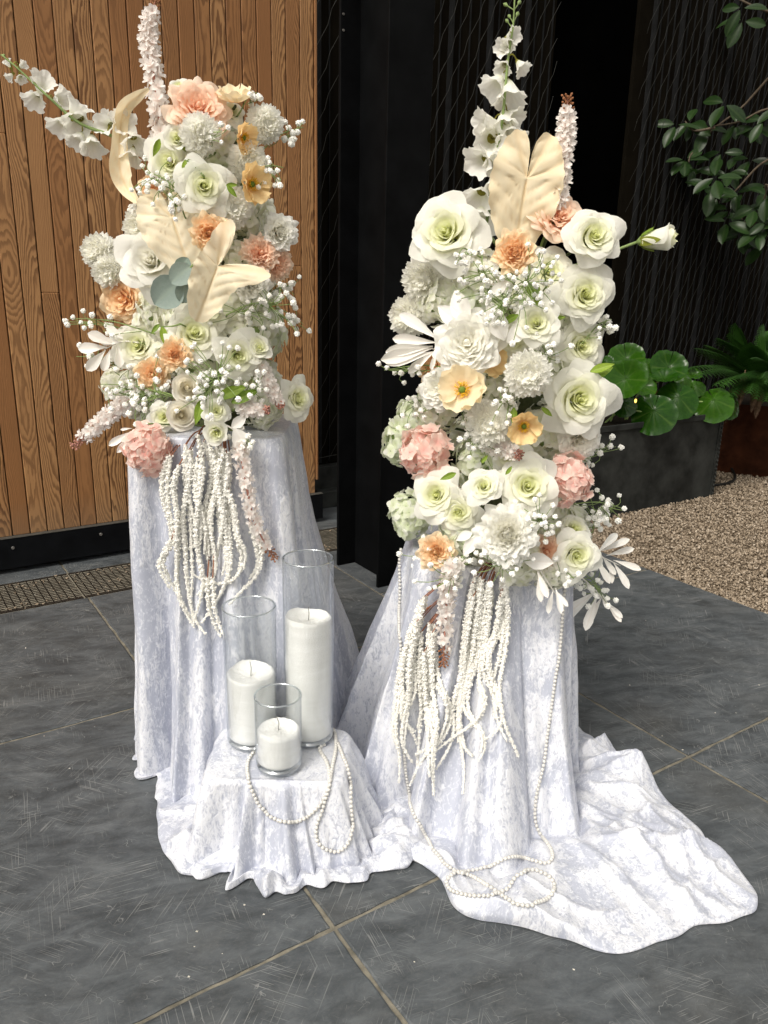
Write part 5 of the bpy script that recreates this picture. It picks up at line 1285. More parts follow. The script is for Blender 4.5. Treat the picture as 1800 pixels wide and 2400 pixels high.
def back_bloom(A, kind, ds, z, r_, label, group):
    p = sd(A.s + ds, A.d + .075, z); n = np.append(HF * .6 + HR * np.sign(ds) * .8, .1); RM = frame(p, n, (0, 0, 1), r_, rnd.uniform(0, 6)); root = empty('hydrangea', RM); tag(root, label, 'hydrangea', group)
    for me, m_ in hydrangea(int(z * 100), FLO[kind], 40, .31): o = link('floret', me, root); o.matrix_local = m_
    stem_part(root, RM, p, A.core(p))
# back fill
B(AL, 'hyd', 400, 690, 62, 'off white hydrangea left of centre below the cream leaf in left arrangement', -.1, 0, -.03)
B(AL, 'hyd', 500, 645, 66, 'off white hydrangea tucked under the arrow shaped cream leaf, left arrangement', .2, 0, -.02)
B(AL, 'hyd', 535, 705, 60, 'off white hydrangea at right middle of left arrangement beside baby\'s breath', .4, 0, -.03)
B(AL, 'hyd', 520, 455, 58, 'white hydrangea behind the chrysanthemum at upper right of left arrangement', .35, 0, -.04)
B(AL, 'hyd', 345, 680, 48, 'off white hydrangea below the large peach peony on left', -.3, -.1, -.04)
B(AL, 'hyd', 470, 840, 58, 'off white hydrangea behind the lower roses of left arrangement', 0, -.1, -.05)
B(AL, 'hyd', 320, 860, 52, 'off white hydrangea behind lower left baby\'s breath of left arrangement', -.4, 0, -.06)
B(AL, 'hyd', 565, 880, 46, 'off white hydrangea at lower right corner of left arrangement', .4, -.1, -.06)
B(AL, 'hydgreen', 400, 590, 55, 'greenish hydrangea behind cream leaves at centre of left arrangement', 0, 0, -.07)
B(AL, 'hydgreen', 470, 360, 48, 'greenish hydrangea in shade between upper roses of left arrangement', .1, 0, -.07)
B(AL, 'hyd', 360, 770, 50, 'off white hydrangea behind peach ranunculus pair of left arrangement', -.2, 0, -.05)
B(AL, 'hyd', 415, 300, 44, 'white hydrangea behind top dahlia of left arrangement', 0, .2, -.07)
B(AL, 'hyd', 300, 600, 46, 'off white hydrangea behind large pure white rose of left arrangement', -.4, .1, -.04)
B(AL, 'hyd', 380, 440, 50, 'off white hydrangea behind top of large cream leaf', -.1, .2, -.05)
B(AL, 'openrose', 455, 665, 46, 'shaded white rose under tip of arrow shaped cream leaf', .1, .0, .03)
B(AL, 'rose', 545, 815, 36, 'white rose tucked behind short stock spike in left arrangement', .3, -.1, .03)
B(AL, 'hyd', 430, 790, 46, 'off white hydrangea between lower roses at middle of left arrangement', 0, 0, .0)
B(AL, 'rose', 355, 900, 34, 'half hidden white rose above pink hydrangea of left arrangement', -.3, -.1, .06)
B(AL, 'hyd', 520, 560, 48, 'off white hydrangea behind arrow shaped cream leaf, upper', .3, .1, -.03)
B(AL, 'hyd', 500, 320, 40, 'off white hydrangea behind orange poppies of left arrangement', .3, .1, -.06)
B(AL, 'hyd', 260, 830, 40, 'off white hydrangea behind far left lower baby\'s breath', -.5, 0, -.03)
for k_, (dx, zz, kd) in enumerate(((.07, 1.02, 'hyd'), (.08, 1.16, 'hydgreen'), (.07, 1.30, 'hyd'), (.06, 1.44, 'hyd'), (-.06, 1.05, 'hyd'), (-.07, 1.22, 'hydgreen'), (-.06, 1.38, 'hyd'))):
    back_bloom(AL, kd, dx, zz, .085, 'hydrangea at the back of the left arrangement, ' + ('right' if dx > 0 else 'left') + ' side, ' + ('lowest', 'second from bottom', 'second from top', 'topmost', 'lowest', 'middle', 'topmost')[k_] + ' one', 'hydrangeas at the back of the left arrangement')
for k_, (dx, zz, kd) in enumerate(((.08, .72, 'hyd'), (.09, .87, 'hydgreen'), (.09, 1.02, 'hyd'), (.07, 1.17, 'hyd'), (-.08, .72, 'hydgreen'), (-.09, .9, 'hyd'), (-.08, 1.08, 'hyd'))):
    back_bloom(AR, kd, dx, zz, .085, 'hydrangea at the back of the right arrangement, ' + ('right' if dx > 0 else 'left') + ' side, ' + ('lowest', 'second from bottom', 'second from top', 'topmost', 'lowest', 'middle', 'topmost')[k_] + ' one', 'hydrangeas at the back of the right arrangement')
# top
B(AL, 'budrose', 388, 192, 28, 'white rosebud at very top of left arrangement behind pale peach dahlia', -.2, .8, -.02)
B(AL, 'dahlia', 428, 238, 66, 'pale peach dahlia crowning the left arrangement', .1, .55, .02)
B(AL, 'poppy', 507, 212, 38, 'pale yellow poppy raised on tall stem at top right of left arrangement', -.15, 1.5, .0)
B(AL, 'poppyorange', 527, 298, 32, 'orange poppy turned to the right beside white pompon in left arrangement', 1.5, -.2, .03)
B(AL, 'poppyorange', 545, 398, 42, 'orange poppy seen from its side at right of left arrangement', 1.1, .1, .06)
B(AL, 'mum', 572, 268, 38, 'white pompon chrysanthemum topmost at right of left arrangement', .3, .1, .0)
B(AL, 'mum', 433, 292, 42, 'white pompon chrysanthemum below the pale peach dahlia', .1, .2, .06)
B(AL, 'rose', 498, 245, 30, 'small white rose between pale peach dahlia and topmost pompon', .3, .6, -.03)
B(AL, 'budrose', 383, 300, 36, 'white rosebud with green heart left of upper pompon in left arrangement', -.2, .2, .06)
B(AL, 'rose', 366, 352, 50, 'white rose at upper left of left arrangement under the rosebud', -.2, .1, .03)
B(AL, 'rose', 440, 402, 58, 'open white rose with pale green heart, upper centre of left arrangement', .05, .1, .08)
B(AL, 'mum', 535, 350, 42, 'white pompon chrysanthemum between two orange poppies of left arrangement', .4, 0, .0)
B(AL, 'mum', 498, 447, 44, 'white pompon chrysanthemum right below upper centre rose of left arrangement', .2, 0, .03)
B(AL, 'ran', 333, 410, 34, 'peach ranunculus half hidden by baby\'s breath at upper left of left arrangement', -.4, .1, .02)
B(AL, 'mum', 312, 492, 42, 'white pompon chrysanthemum left of the large cream leaf', -.5, .1, .0)
B(AL, 'ran', 452, 503, 43, 'peach ranunculus at centre of left arrangement between two cream leaves', .05, .1, .10)
B(AL, 'whiteran', 603, 502, 40, 'white ranunculus at right edge of left arrangement', .4, .1, .05)
B(AL, 'carn', 562, 548, 40, 'pale peach carnation right of cream leaf in left arrangement', .3, .3, .04)
B(AL, 'carn', 597, 570, 36, 'pale peach carnation directly under the right edge white ranunculus', .6, -.2, .03)
B(AL, 'mum', 218, 545, 38, 'white pompon chrysanthemum farthest left on the left arrangement', -.6, .2, .02)
B(AL, 'mum', 240, 585, 38, 'white pompon chrysanthemum just right below the farthest left one', -.4, -.1, .04)
B(AL, 'whiterose', 325, 565, 68, 'large pure white open rose at left of left arrangement', -.25, .15, .08)
B(AL, 'peachpeony', 268, 645, 52, 'large peach peony at left edge of left arrangement', -.55, -.1, .04)
B(AL, 'whiteran', 545, 612, 42, 'white ranunculus under the arrow shaped cream leaf at right', .3, -.1, .04)
# lower
B(AL, 'rose', 300, 748, 55, 'white rose with greenish heart at lower left of left arrangement', -.25, .1, .08)
B(AL, 'openrose', 420, 722, 58, 'open white rose in the lower middle of left arrangement under cream leaf tip', 0, .2, .05)
B(AL, 'ran', 378, 765, 36, 'peach ranunculus beside lower left white rose', 0, .15, .10)
B(AL, 'peachpeony', 330, 808, 36, 'deep peach flower half hidden under lower left white rose', -.1, -.2, .05)
B(AL, 'rose', 512, 768, 50, 'white rose at lower right of left arrangement', .2, -.2, .08)
B(AL, 'budrose', 556, 752, 40, 'white rosebud right of the lower right rose in left arrangement', .3, .2, .08)
B(AL, 'creamrose', 404, 838, 38, 'cream ranunculus at bottom centre of left arrangement, upper one', .05, .2, .09)
B(AL, 'creamrose', 392, 897, 37, 'cream ranunculus at bottom centre of left arrangement, lowest one', -.05, 0, .12)
B(AL, 'rose', 468, 888, 30, 'small white rose right of the lowest cream ranunculus', .1, 0, .10)
B(AL, 'budrose', 468, 935, 34, 'white rosebud lowest in left arrangement above the white tassels', .0, -.2, .12)
B(AL, 'rose', 638, 862, 44, 'white rose farthest right at bottom of left arrangement, seen from side', 1.0, .0, .06)
B(AL, 'pink', 318, 968, 48, 'pink hydrangea hanging at lower left corner of left arrangement', -.35, -.3, .22)
# leaves
big_leaf(AL, 372, 470, 128, -72, 'large cream arrow leaf at centre of left arrangement, tip hanging down behind ranunculus', .075, 3, -.15, .35, .25, .25, 1.0, HEART)
big_leaf(AL, 470, 575, 128, -110, 'pale cream arrow leaf with two raised lobes in front of left arrangement', .135, 5, .1, .1, .35, .25, 1.0, LOPSIDED)
twisted_leaf(AL, [(322, 192, 3, 0), (300, 206, 12, .3), (274, 228, 17, .6), (262, 262, 16, .4), (258, 320, 17, .2), (260, 370, 22, 0), (275, 408, 19, -.2), (298, 438, 8, -.2)], 'long twisted cream leaf at upper left of left arrangement', .05)
sprig(AL, [(392, 605, 345, 650, .0), (400, 610, 395, 655, .01), (412, 575, 385, 605, -.02), (385, 590, 405, 560, -.03)], [(430, 560), (400, 590), (375, 620)], EU, 'grey green eucalyptus leaves beside the large pure white rose', .10, 'stem')
sprig(AL, [(250, 745, 190, 722, .01), (232, 750, 168, 752, .02), (228, 756, 186, 800, .02), (238, 755, 222, 800, .02), (255, 745, 262, 790, .02), (270, 735, 230, 705, 0), (262, 740, 215, 735, .03)], [(300, 740), (262, 738), (225, 755)], WLW, 'white spoon shaped leaf sprig sticking out left of lower left rose', .10)
sprig(AL, [(290, 930, 232, 962, .02), (290, 935, 252, 978, .03), (285, 925, 262, 925, .02)], [(320, 915), (300, 925), (285, 935)], WL, 'white leaf sprig hanging left of pink hydrangea on left plinth', .20)
sprig(AL, [(505, 925, 540, 985, .02), (500, 925, 528, 900, .02)], [(480, 915), (500, 925), (510, 935)], SK, 'pale cream pointed leaf hanging right of lowest rosebud', .10)
sprig(AL, [(405, 345, 440, 370, .02), (400, 345, 395, 375, .02), (490, 400, 510, 425, .01), (488, 400, 512, 398, .01), (345, 300, 330, 335, .0)], [(440, 380), (420, 360), (400, 345)], GL, 'small green leaves among upper roses of left arrangement', .10, 'stem')
sprig(AL, [(345, 700, 325, 720, .04), (350, 705, 352, 735, .04), (470, 860, 485, 835, .06), (500, 870, 520, 850, .06), (440, 860, 420, 880, .07)], [(390, 700), (370, 705), (345, 705)], GL, 'bright green leaf tips beside lower left rose of left arrangement', .10, 'stem')
# spikes
delphinium(AL, [(300, 330, 0), (245, 295, -.02), (170, 265, -.04), (100, 205, -.05), (35, 145, -.05), (2, 118, -.05)],
    [(290, 305, 46, .2, -.6, .8), (262, 268, 50, .2, .4, .8), (232, 268, 42, -.3, .3, .8), (200, 310, 46, .1, -.9, .5), (170, 300, 40, -.5, -.6, .6), (165, 238, 46, .3, .8, .3), (170, 262, 52, -.1, -.3, .9), (130, 268, 42, -.5, -.5, .7), (130, 215, 40, .6, .3, .6), (90, 185, 46, .1, .6, .7), (78, 212, 42, -.4, -.4, .8), (45, 168, 20, .2, -.5, .6), (22, 165, 18, -.6, -.4, .5), (48, 142, 18, .6, .5, .5), (18, 138, 18, -.3, .6, .6), (285, 335, 40, -.2, -.8, .5)],
    [(8, 120, 7), (14, 130, 7)], 'white delphinium spray reaching out to upper left from left arrangement', 2.0)
stock(AL, [(350, 330, .0), (342, 230, .0), (325, 120, -.02), (322, 60, -.03), (340, -12, -.04)], 24, 18, 'pinkish white stock spike standing upright at top left of left arrangement', -.02, n=46)
stock(AL, [(560, 790, 0), (575, 820, .01), (592, 850, .02), (605, 875, .03)], 20, 14, 'short pinkish white stock spike beside farthest right rose of left arrangement', .06, 'bud_pink', 22)
stock(AL, [(520, 880, 0), (545, 884, .01), (575, 886, .03)], 19, 14, 'short white stock spike pointing right at bottom of left arrangement', .08, 'bud_pink', 18)
stock(AL, [(320, 840, 0), (270, 870, .01), (215, 915, .02), (162, 962, .03)], 24, 16, 'pinkish white stock spike pointing to lower left of left arrangement', .04, 'bud_pink', 34)
stock(AL, [(515, 960, 0), (528, 1020, .02), (540, 1090, .03), (560, 1150, .03), (592, 1205, .03)], 18, 16, 'white stock spike hanging down in front of left plinth cloth', .10, 'bud_brown', 30)
# baby's breath
for k, (x0, y0, x1, y1, spr, n, lab, near) in enumerate((
        (560, 330, 655, 275, 26, 9, 'baby\'s breath sprig stretching to top right of left arrangement', .02), (540, 380, 612, 362, 34, 16, 'baby\'s breath cluster right of orange poppies', .06), (520, 240, 555, 200, 16, 6, 'tiny baby\'s breath tip behind topmost pompon', .0),
        (400, 430, 318, 372, 50, 26, 'baby\'s breath at upper left of left arrangement before peach ranunculus', .10), (400, 470, 372, 425, 30, 14, 'baby\'s breath above large cream leaf', .12), (300, 480, 285, 455, 16, 6, 'few baby\'s breath heads left of large cream leaf', .06),
        (480, 660, 640, 610, 40, 22, 'baby\'s breath reaching right at middle of left arrangement, upper spray', .05), (490, 680, 600, 655, 60, 30, 'baby\'s breath mass right of arrow shaped cream leaf', .08), (560, 660, 655, 700, 26, 12, 'baby\'s breath drooping at right of left arrangement, lower spray', .05),
        (330, 720, 150, 688, 26, 12, 'baby\'s breath sprig at far left middle of left arrangement', .04), (340, 800, 165, 770, 30, 12, 'baby\'s breath sprig far left below the white leaf sprig', .05), (380, 860, 215, 830, 40, 16, 'baby\'s breath reaching far left at lower left arrangement', .08),
        (390, 860, 290, 850, 70, 46, 'dense baby\'s breath mass at lower left of left arrangement', .10), (440, 860, 475, 800, 70, 44, 'dense baby\'s breath at lower centre of left arrangement', .12), (520, 860, 560, 830, 40, 18, 'baby\'s breath beside lower right white rose of left arrangement', .10),
        (500, 930, 545, 965, 24, 8, 'few baby\'s breath heads hanging right of lowest rosebud', .12), (420, 320, 480, 285, 24, 8, 'few baby\'s breath heads among top flowers of left arrangement', .10), (400, 480, 300, 500, 14, 5, 'lone baby\'s breath tip over left pompon', .08))):
    gyp(AL, x0, y0, x1, y1, spr, n, lab, near, k)
def cl(pts, ox, oy, k): return [(ox + x * k, oy + y * k) for x, y in pts]
LS = [cl(p, 239.6, 921.7, .3333) for p in (
    [(390, 190), (365, 330), (370, 520), (400, 640), (420, 760), (430, 900), (430, 1080), (520, 1240)], [(440, 250), (405, 380), (425, 540), (440, 680), (435, 860), (420, 1000), (450, 1150), (540, 1300)],
    [(520, 150), (530, 300), (470, 480), (470, 660), (490, 780), (480, 900), (500, 1060), (530, 1240), (610, 1340)], [(560, 60), (590, 200), (600, 330), (560, 480), (555, 640), (545, 760), (590, 900), (610, 1020), (560, 1180), (530, 1290)],
    [(640, 100), (660, 260), (640, 400), (600, 560), (610, 700), (620, 850), (650, 930), (620, 1010), (560, 1090)], [(630, 100), (690, 280), (680, 440), (650, 560), (650, 700), (680, 850), (680, 950), (640, 1010)],
    [(700, 130), (720, 300), (690, 450), (700, 600), (720, 740), (750, 850), (720, 960)], [(770, 170), (770, 320), (750, 470), (760, 620), (770, 760), (780, 900), (740, 1040), (650, 1180), (590, 1270)],
    [(740, 420), (790, 560), (810, 720), (850, 830), (840, 930), (780, 1010), (640, 1020), (540, 960)], [(480, 120), (480, 300), (500, 480), (520, 640), (520, 800), (530, 960), (520, 1100)],
    [(420, 730), (340, 850), (350, 930), (400, 1030), (440, 1100)], [(560, 200), (540, 420), (590, 640), (560, 820), (600, 1000), (640, 1130)], [(660, 980), (670, 1150), (700, 1280), (740, 1370)], [(740, 150), (700, 360), (740, 560), (700, 760), (680, 900)], [(930, 640), (980, 800), (970, 900), (930, 980), (850, 1060), (770, 1150)])]
amaranth(AL, LS, 'cream white amaranthus tassels hanging over the left plinth cloth', 1.815, 3)

# ================================================================== RIGHT ARRANGEMENT
B(AR, 'hydgreen', 905, 905, 52, 'greenish white hydrangea at left edge of right arrangement above pink one', -.5, .2, .0)
B(AR, 'hydgreen', 872, 955, 50, 'greenish white hydrangea farthest left on right arrangement beside pink one', -.7, 0, .0)
B(AR, 'hydgreen', 888, 1112, 50, 'greenish white hydrangea at lower left edge of right arrangement', -.5, -.1, .02)
B(AR, 'hydgreen', 1040, 640, 62, 'greenish hydrangea behind baby\'s breath at upper middle of right arrangement', 0, .2, -.05)
B(AR, 'hyd', 1150, 640, 60, 'white hydrangea behind upper right rose of right arrangement', .2, .2, -.05)
B(AR, 'hyd', 1060, 860, 58, 'white hydrangea between poppies of right arrangement', 0, 0, -.05)
B(AR, 'hyd', 1180, 930, 60, 'white hydrangea behind the lower poppy of right arrangement', .2, 0, -.06)
B(AR, 'hydgreen', 1040, 1000, 60, 'shaded greenish hydrangea at middle of right arrangement', -.1, 0, -.06)
B(AR, 'hyd', 1180, 1120, 58, 'white hydrangea behind lower right roses of right arrangement', .2, -.1, -.05)
B(AR, 'hyd', 1010, 1190, 55, 'white hydrangea behind apricot rose at bottom of right arrangement', -.1, -.2, -.05)
B(AR, 'hyd', 1100, 770, 58, 'white hydrangea between large peony and pompon of right arrangement', 0, 0, -.06)
B(AR, 'hyd', 950, 880, 55, 'white hydrangea behind round white peony at left of right arrangement', -.3, 0, -.06)
B(AR, 'hyd', 1225, 1140, 50, 'white hydrangea at right edge of right arrangement under pink one', .5, -.1, -.03)
B(AR, 'hyd', 1030, 590, 50, 'white hydrangea right of largest rose in right arrangement', -.1, .2, -.02)
B(AR, 'hyd', 1180, 800, 55, 'white hydrangea behind upper centre pompon of right arrangement', .2, 0, -.03)
B(AR, 'openrose', 1100, 980, 42, 'shaded white rose behind short stock spike of right arrangement', 0, 0, .0)
B(AR, 'hyd', 960, 650, 52, 'white hydrangea between two left pompons and pale leaves', -.3, .1, -.03)
B(AR, 'hyd', 1200, 690, 48, 'white hydrangea between second and third right roses', .3, .1, -.03)
B(AR, 'hyd', 1120, 1215, 50, 'white hydrangea under the large bottom ranunculus', .1, -.4, .04)
B(AR, 'hyd', 1195, 1235, 42, 'white hydrangea under the lowest right rose', .3, -.4, .03)
B(AR, 'hydgreen', 1000, 1150, 48, 'greenish hydrangea left of large bottom ranunculus', -.2, -.1, .02)
# top row
B(AR, 'openrose', 965, 503, 74, 'largest white open rose at upper left of right arrangement', -.25, .3, .06)
B(AR, 'ran', 1112, 545, 47, 'peach ranunculus at upper centre of right arrangement below tall cream leaf', .0, .3, .10)
B(AR, 'dahlia', 1205, 470, 56, 'pale peach dahlia at top right of right arrangement', .4, .5, .0)
B(AR, 'rose', 1280, 512, 60, 'white rose at upper right corner of right arrangement', .35, .25, .08)
r_ = B(AR, 'longbud', 1438, 514, 36, 'lone white rosebud on long stem sticking out right of right arrangement', 2.2, .3, .06, twist=1.0)
B(AR, 'openrose', 1185, 590, 52, 'shaded white rose behind upper right corner rose', .1, .2, .0)
B(AR, 'mum', 920, 603, 48, 'white pompon chrysanthemum under the largest rose of right arrangement', -.3, 0, .04)
B(AR, 'mum', 885, 682, 43, 'white pompon chrysanthemum at far left of right arrangement', -.5, .05, .04)
B(AR, 'rose', 1262, 637, 64, 'white rose with yellow green heart at right of right arrangement, second from top', .3, .1, .06)
B(AR, 'rose', 1158, 700, 50, 'white rose with green leaves at centre right of right arrangement', -.05, .2, .10)
B(AR, 'openrose', 1255, 745, 50, 'white rose at right edge of right arrangement, third from top', .35, -.1, .04)
B(AR, 'peony', 1010, 742, 72, 'large ruffled white peony at left centre of right arrangement', -.1, .15, .10)
B(AR, 'openrose', 1110, 735, 42, 'pale green rose between large peony and centre right rose', .0, .0, .03)
B(AR, 'ran', 935, 795, 36, 'peach ranunculus peeking out under white leaves at left of right arrangement', -.6, 0, .03)
B(AR, 'peony', 948, 840, 44, 'round white peony left of the pale yellow poppy', -.4, .1, .06)
B(AR, 'poppy', 998, 842, 50, 'pale yellow poppy facing forward at left of right arrangement', -.15, .25, .14)
B(AR, 'poppyorange', 1060, 780, 34, 'orange poppy half hidden behind the large ruffled peony', .5, 0, .06)
B(AR, 'mum', 1140, 808, 48, 'white pompon chrysanthemum at centre of right arrangement, upper one', .05, .05, .12)
B(AR, 'openrose', 1250, 862, 72, 'biggest white rose at right side of right arrangement', .3, .0, .08)
B(AR, 'peony', 1252, 950, 46, 'ruffled white peony under the biggest right side rose', .4, -.4, .05)
B(AR, 'poppyorange', 1132, 922, 37, 'orange poppy facing forward at centre of right arrangement', .2, -.5, .13)
B(AR, 'mum', 1055, 915, 48, 'white pompon chrysanthemum at centre of right arrangement, lower one', 0, 0, .08)
B(AR, 'pink', 920, 978, 52, 'pink hydrangea at left of right arrangement', -.35, -.05, .07)
B(AR, 'pink', 1226, 1035, 50, 'pink hydrangea at right of right arrangement', .35, -.1, .07)
B(AR, 'rose', 945, 1070, 56, 'white rose with green heart at lower left of right arrangement', -.3, .05, .08)
B(AR, 'openrose', 990, 1105, 50, 'white open rose overlapped by lower left rose of right arrangement', -.1, -.2, .06)
B(AR, 'rose', 1045, 1052, 40, 'small white rose at lower centre of right arrangement', 0, .2, .11)
B(AR, 'openrose', 1140, 1050, 62, 'white rose with yellow green heart at lower centre right of right arrangement', .1, .1, .09)
B(AR, 'fullran', 1095, 1152, 68, 'large many petalled white ranunculus at bottom centre of right arrangement', .05, -.05, .12)
B(AR, 'apricot', 942, 1192, 42, 'apricot garden rose at bottom left of right arrangement', -.2, -.1, .11)
B(AR, 'budrose', 1240, 1145, 42, 'pale rosebud above the lowest right rose of right arrangement', .4, .3, .05)
B(AR, 'rose', 1245, 1198, 52, 'white rose lowest at right of right arrangement', .3, -.2, .10)
B(AR, 'carn', 1180, 1190, 38, 'peach petals between large ranunculus and lowest right rose', .2, -.2, .04)
# leaves
big_leaf(AR, 1138, 385, 165, -99, 'tall cream arrow leaf with two rounded lobes standing at top of right arrangement', .0, 12, .05, .1, .15, .2, .82, HEART)
sprig(AR, [(1010, 700, 972, 622, .03), (1000, 705, 945, 660, .03), (1090, 735, 1068, 662, .04), (1095, 740, 1130, 700, .04), (1060, 640, 1090, 610, .02)], [(1040, 760), (1030, 730), (1015, 700)], SK, 'pale pointed leaves above the large ruffled peony', .10)
sprig(AR, [(945, 740, 870, 735, .02), (935, 748, 842, 760, .03), (935, 752, 838, 772, .01), (935, 760, 845, 795, .03), (940, 758, 905, 800, .03), (945, 755, 930, 798, .03), (955, 750, 958, 800, .02), (950, 735, 895, 722, .0)], [(1000, 730), (960, 740), (935, 755)], WL, 'fan of white spoon shaped leaves at left of right arrangement', .06)
sprig(AR, [(1290, 1195, 1335, 1150, .02), (1300, 1190, 1360, 1165, .02), (1310, 1200, 1365, 1180, .03), (1300, 1200, 1330, 1240, .04), (1325, 1210, 1385, 1230, .03), (1325, 1215, 1360, 1270, .04), (1318, 1215, 1322, 1260, .03), (1285, 1205, 1300, 1250, .04)], [(1230, 1190), (1285, 1198), (1340, 1222)], WL, 'white spoon leaf sprig pointing right at bottom of right arrangement', .06)
sprig(AR, [(1290, 1275, 1240, 1295, .02), (1290, 1285, 1270, 1330, .03), (1300, 1290, 1275, 1340, .02), (1300, 1280, 1310, 1310, .03), (1310, 1300, 1345, 1335, .03), (1312, 1305, 1340, 1345, .02)], [(1230, 1230), (1265, 1255), (1310, 1300)], WL, 'white leaf sprig hanging at lowest right of right arrangement', .07)
sprig(AR, [(1165, 1235, 1168, 1300, .03), (1160, 1230, 1185, 1290, .03), (1195, 1275, 1180, 1320, .03), (1200, 1275, 1225, 1310, .03), (1200, 1270, 1210, 1325, .03)], [(1150, 1200), (1175, 1245), (1205, 1290)], WL, 'white leaf sprig hanging over cloth below large ranunculus of right arrangement', .10)
sprig(AR, [(1030, 1160, 1000, 1200, .02), (1020, 1150, 985, 1165, .03), (1130, 1210, 1200, 1215, .03)], [(1060, 1130), (1040, 1150), (1020, 1165)], SK, 'pale serrated leaves beside apricot garden rose', .10)
sprig(AR, [(1165, 650, 1150, 610, .03), (1160, 660, 1165, 625, .03), (1190, 690, 1215, 680, .03), (1120, 680, 1085, 690, .03), (1280, 815, 1310, 800, .0), (1110, 880, 1100, 900, .04), (1170, 880, 1190, 895, .03), (1040, 1000, 1052, 985, -.02), (1092, 1025, 1102, 1010, -.02), (985, 1022, 968, 1028, -.02), (1275, 803, 1295, 812, -.02)], [(1180, 720), (1170, 690), (1160, 660)], GL, 'bright green leaves among roses at centre of right arrangement', .10, 'stem')
delphinium(AR, [(1050, 500, 0), (1062, 400, -.02), (1085, 260, -.03), (1097, 130, -.03), (1108, 60, -.03), (1112, -10, -.03)],
    [(1040, 470, 62, -.1, -.7, .7), (1035, 425, 60, -.3, -.5, .8), (1040, 345, 56, -.5, -.1, .9), (1060, 300, 60, -.1, .1, 1), (1100, 290, 56, .3, -.6, .7), (1048, 262, 46, -.8, .1, .5), (1090, 262, 54, .1, -.9, .3), (1108, 250, 40, .6, -.2, .6), (1072, 182, 52, -.6, -.6, .4), (1100, 200, 62, .15, -1, .2), (1088, 145, 32, -.3, -.3, .9), (1125, 143, 32, .6, -.7, .4), (1088, 105, 32, -.3, .3, .8), (1105, 78, 32, .5, .3, .8), (1100, 95, 28, -.4, -.4, .8), (1065, 345, 44, .3, -.5, .8), (1070, 390, 44, .2, -.7, .6)],
    [(1092, 10, 9), (1118, 30, 9), (1100, 35, 8), (1122, 5, 9), (1095, 45, 8)], 'tall white delphinium spire rising above right arrangement', 2.0)
stock(AR, [(1200, 450, 0), (1208, 400, 0), (1218, 320, -.01), (1224, 270, -.02), (1226, 212, -.02)], 24, 18, 'pinkish white stock spike with brown tip at top of right arrangement', .0, n=46)
stock(AR, [(1060, 960, 0), (1085, 968, .01), (1120, 982, .03)], 22, 16, 'short white stock spike at middle of right arrangement pointing right', .06, 'bud_pink', 20)
stock(AR, [(980, 1215, .0), (968, 1270, .0), (962, 1340, .0), (958, 1435, .0)], 22, 17, 'white stock spike hanging down before right plinth cloth with brown tip', .12, 'bud_brown', 30)
for k, (x0, y0, x1, y1, spr, n, lab, near) in enumerate((
        (1060, 640, 1040, 580, 60, 26, 'baby\'s breath right of the largest white rose', .10), (1080, 660, 1150, 600, 70, 34, 'baby\'s breath under peach ranunculus at top of right arrangement', .12), (1180, 620, 1165, 560, 40, 14, 'baby\'s breath between peach ranunculus and upper right rose', .12), (1080, 680, 1090, 640, 60, 24, 'baby\'s breath over pale leaves in upper middle of right arrangement', .12),
        (1260, 740, 1320, 690, 26, 12, 'baby\'s breath at right edge beside third rose of right arrangement', .10), (1010, 540, 985, 560, 24, 8, 'few baby\'s breath heads below the largest rose', .14), (1000, 800, 830, 800, 26, 12, 'baby\'s breath sprig farthest left at middle of right arrangement', .06), (960, 880, 880, 870, 34, 16, 'baby\'s breath at left of round white peony', .05),
        (1110, 880, 1080, 860, 50, 16, 'baby\'s breath between pale yellow poppy and upper centre pompon', .12), (1050, 960, 1010, 930, 60, 24, 'baby\'s breath around lower centre pompon of right arrangement', .10), (1170, 780, 1190, 760, 50, 14, 'baby\'s breath right of upper centre pompon', .12), (1200, 1010, 1330, 965, 30, 12, 'baby\'s breath sprig right of pink hydrangea, upper', .06),
        (1230, 1090, 1350, 1100, 34, 16, 'baby\'s breath sprig reaching right under pink hydrangea', .06), (1180, 1120, 1165, 1120, 44, 20, 'baby\'s breath right of large bottom ranunculus', .14), (1090, 1180, 1085, 1225, 60, 30, 'baby\'s breath hanging below large bottom ranunculus', .14), (1000, 1200, 975, 1250, 60, 26, 'baby\'s breath hanging below apricot garden rose', .13),
        (940, 1200, 895, 1200, 34, 10, 'small baby\'s breath sprig left of apricot garden rose', .08), (1230, 1230, 1300, 1275, 44, 20, 'baby\'s breath drooping at lower right of right arrangement', .08), (1280, 1150, 1290, 1100, 36, 14, 'baby\'s breath above right pointing white leaf sprig', .06), (1200, 1240, 1240, 1250, 30, 10, 'baby\'s breath under the lowest right rose', .12))):
    gyp(AR, x0, y0, x1, y1, spr, n, lab, near, k + 40)
RL = [cl(p, 792.6, 1198.2, .3) for p in (
    [(400, 330), (330, 560), (260, 760), (240, 960), (220, 1120), (200, 1280), (240, 1440), (230, 1640)], [(430, 300), (350, 640), (345, 840), (350, 1000), (290, 1110), (240, 1180)], [(450, 500), (440, 700), (450, 900), (430, 1050), (450, 1200), (490, 1330), (420, 1440), (350, 1580), (310, 1660)],
    [(390, 560), (390, 760), (390, 960), (400, 1100), (380, 1240), (370, 1420), (360, 1530)], [(480, 500), (500, 830), (540, 960), (600, 1080), (600, 1200), (540, 1340), (440, 1400), (350, 1440)], [(320, 500), (250, 850), (260, 1040), (240, 1150), (330, 1280), (360, 1360)], [(470, 560), (470, 940), (490, 1100), (510, 1230), (480, 1430), (480, 1660), (480, 1730)],
    [(420, 700), (420, 1100), (440, 1250), (440, 1440), (450, 1600)], [(360, 480), (300, 800), (300, 1000), (260, 1200), (250, 1360), (330, 1500)])]
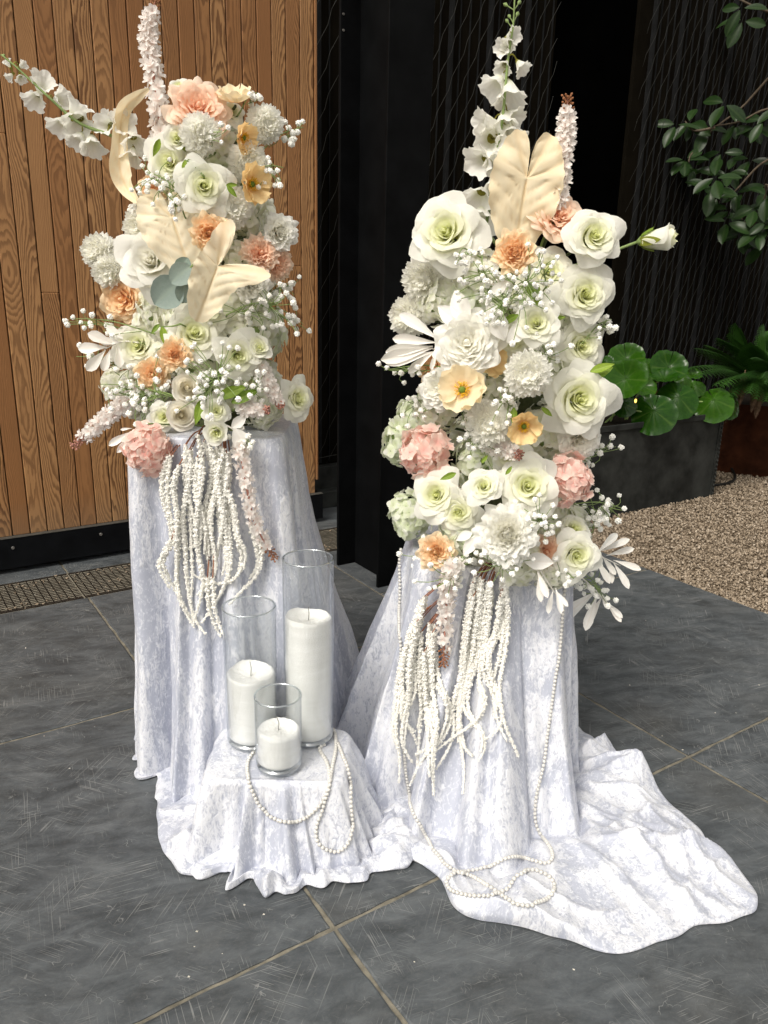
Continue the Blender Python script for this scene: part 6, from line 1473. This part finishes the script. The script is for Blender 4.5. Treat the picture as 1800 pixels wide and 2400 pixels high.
amaranth(AR, RL, 'cream amaranthus tassels hanging at left front of right plinth', 1.735, 8)
RRS = [cl(p, 792.6, 1198.2, .3) for p in (
    [(780, 160), (740, 320), (730, 450), (720, 600), (700, 760), (670, 900), (640, 980), (610, 1070), (620, 1200), (640, 1300), (560, 1450), (500, 1540)], [(830, 180), (790, 440), (770, 600), (760, 760), (730, 900), (690, 1040), (660, 1200), (680, 1370), (760, 1450)], [(870, 200), (840, 480), (820, 640), (800, 800), (740, 900), (720, 1040), (730, 1160), (820, 1230), (860, 1340), (840, 1440), (800, 1480)],
    [(990, 160), (1020, 420), (1010, 600), (980, 780), (950, 920), (960, 1050), (980, 1180), (930, 1280), (850, 1330)], [(960, 300), (930, 560), (880, 690), (870, 800), (900, 920), (940, 1010), (910, 1130), (920, 1180)], [(1000, 260), (990, 500), (930, 600), (860, 740), (870, 860), (930, 980), (970, 1120), (980, 1200), (1040, 1340), (1090, 1450)],
    [(900, 200), (880, 520), (800, 860), (830, 970), (860, 1060), (800, 1200), (650, 1290), (500, 1410)], [(760, 200), (700, 560), (680, 800), (660, 1000), (650, 1180), (690, 1440), (700, 1580), (690, 1720)], [(800, 300), (760, 500), (740, 680), (720, 860), (700, 980), (680, 1100)])]
amaranth(AR, RRS, 'cream amaranthus tassels hanging at centre front of right plinth', 1.735, 9)

# ------------------------------------------------------------------ crumbs on the floor
mb = MB(); g = np.random.default_rng(4)
for (x, y) in ((408, 2110), (425, 2012), (528, 1955), (570, 1975), (420, 2045), (480, 2060), (895, 2078), (1430, 1590), (1395, 1340), (1475, 1620), (1640, 1480), (170, 1478), (200, 1262), (75, 1285), (55, 1400), (95, 1590), (1545, 1540), (30, 1180), (150, 1660), (1240, 2095), (1590, 1540), (1360, 1480)):
    p = atz(x, y, .001); s_ = g.uniform(.0015, .0032)
    V = np.array([(1, 0, 0), (-.8, .2, 0), (0, 1, 0), (.2, -.8, 0), (0, 0, .7)]) * s_ * g.uniform(.6, 1.3, (5, 3)) + p
    mb.add(V, [[0, 2, 4], [2, 1, 4], [1, 3, 4], [3, 0, 4]])
tag(mb.build('floor_crumbs', M['debris'], None, False), 'pale crumbs scattered on the slate floor', 'debris', kind='stuff')
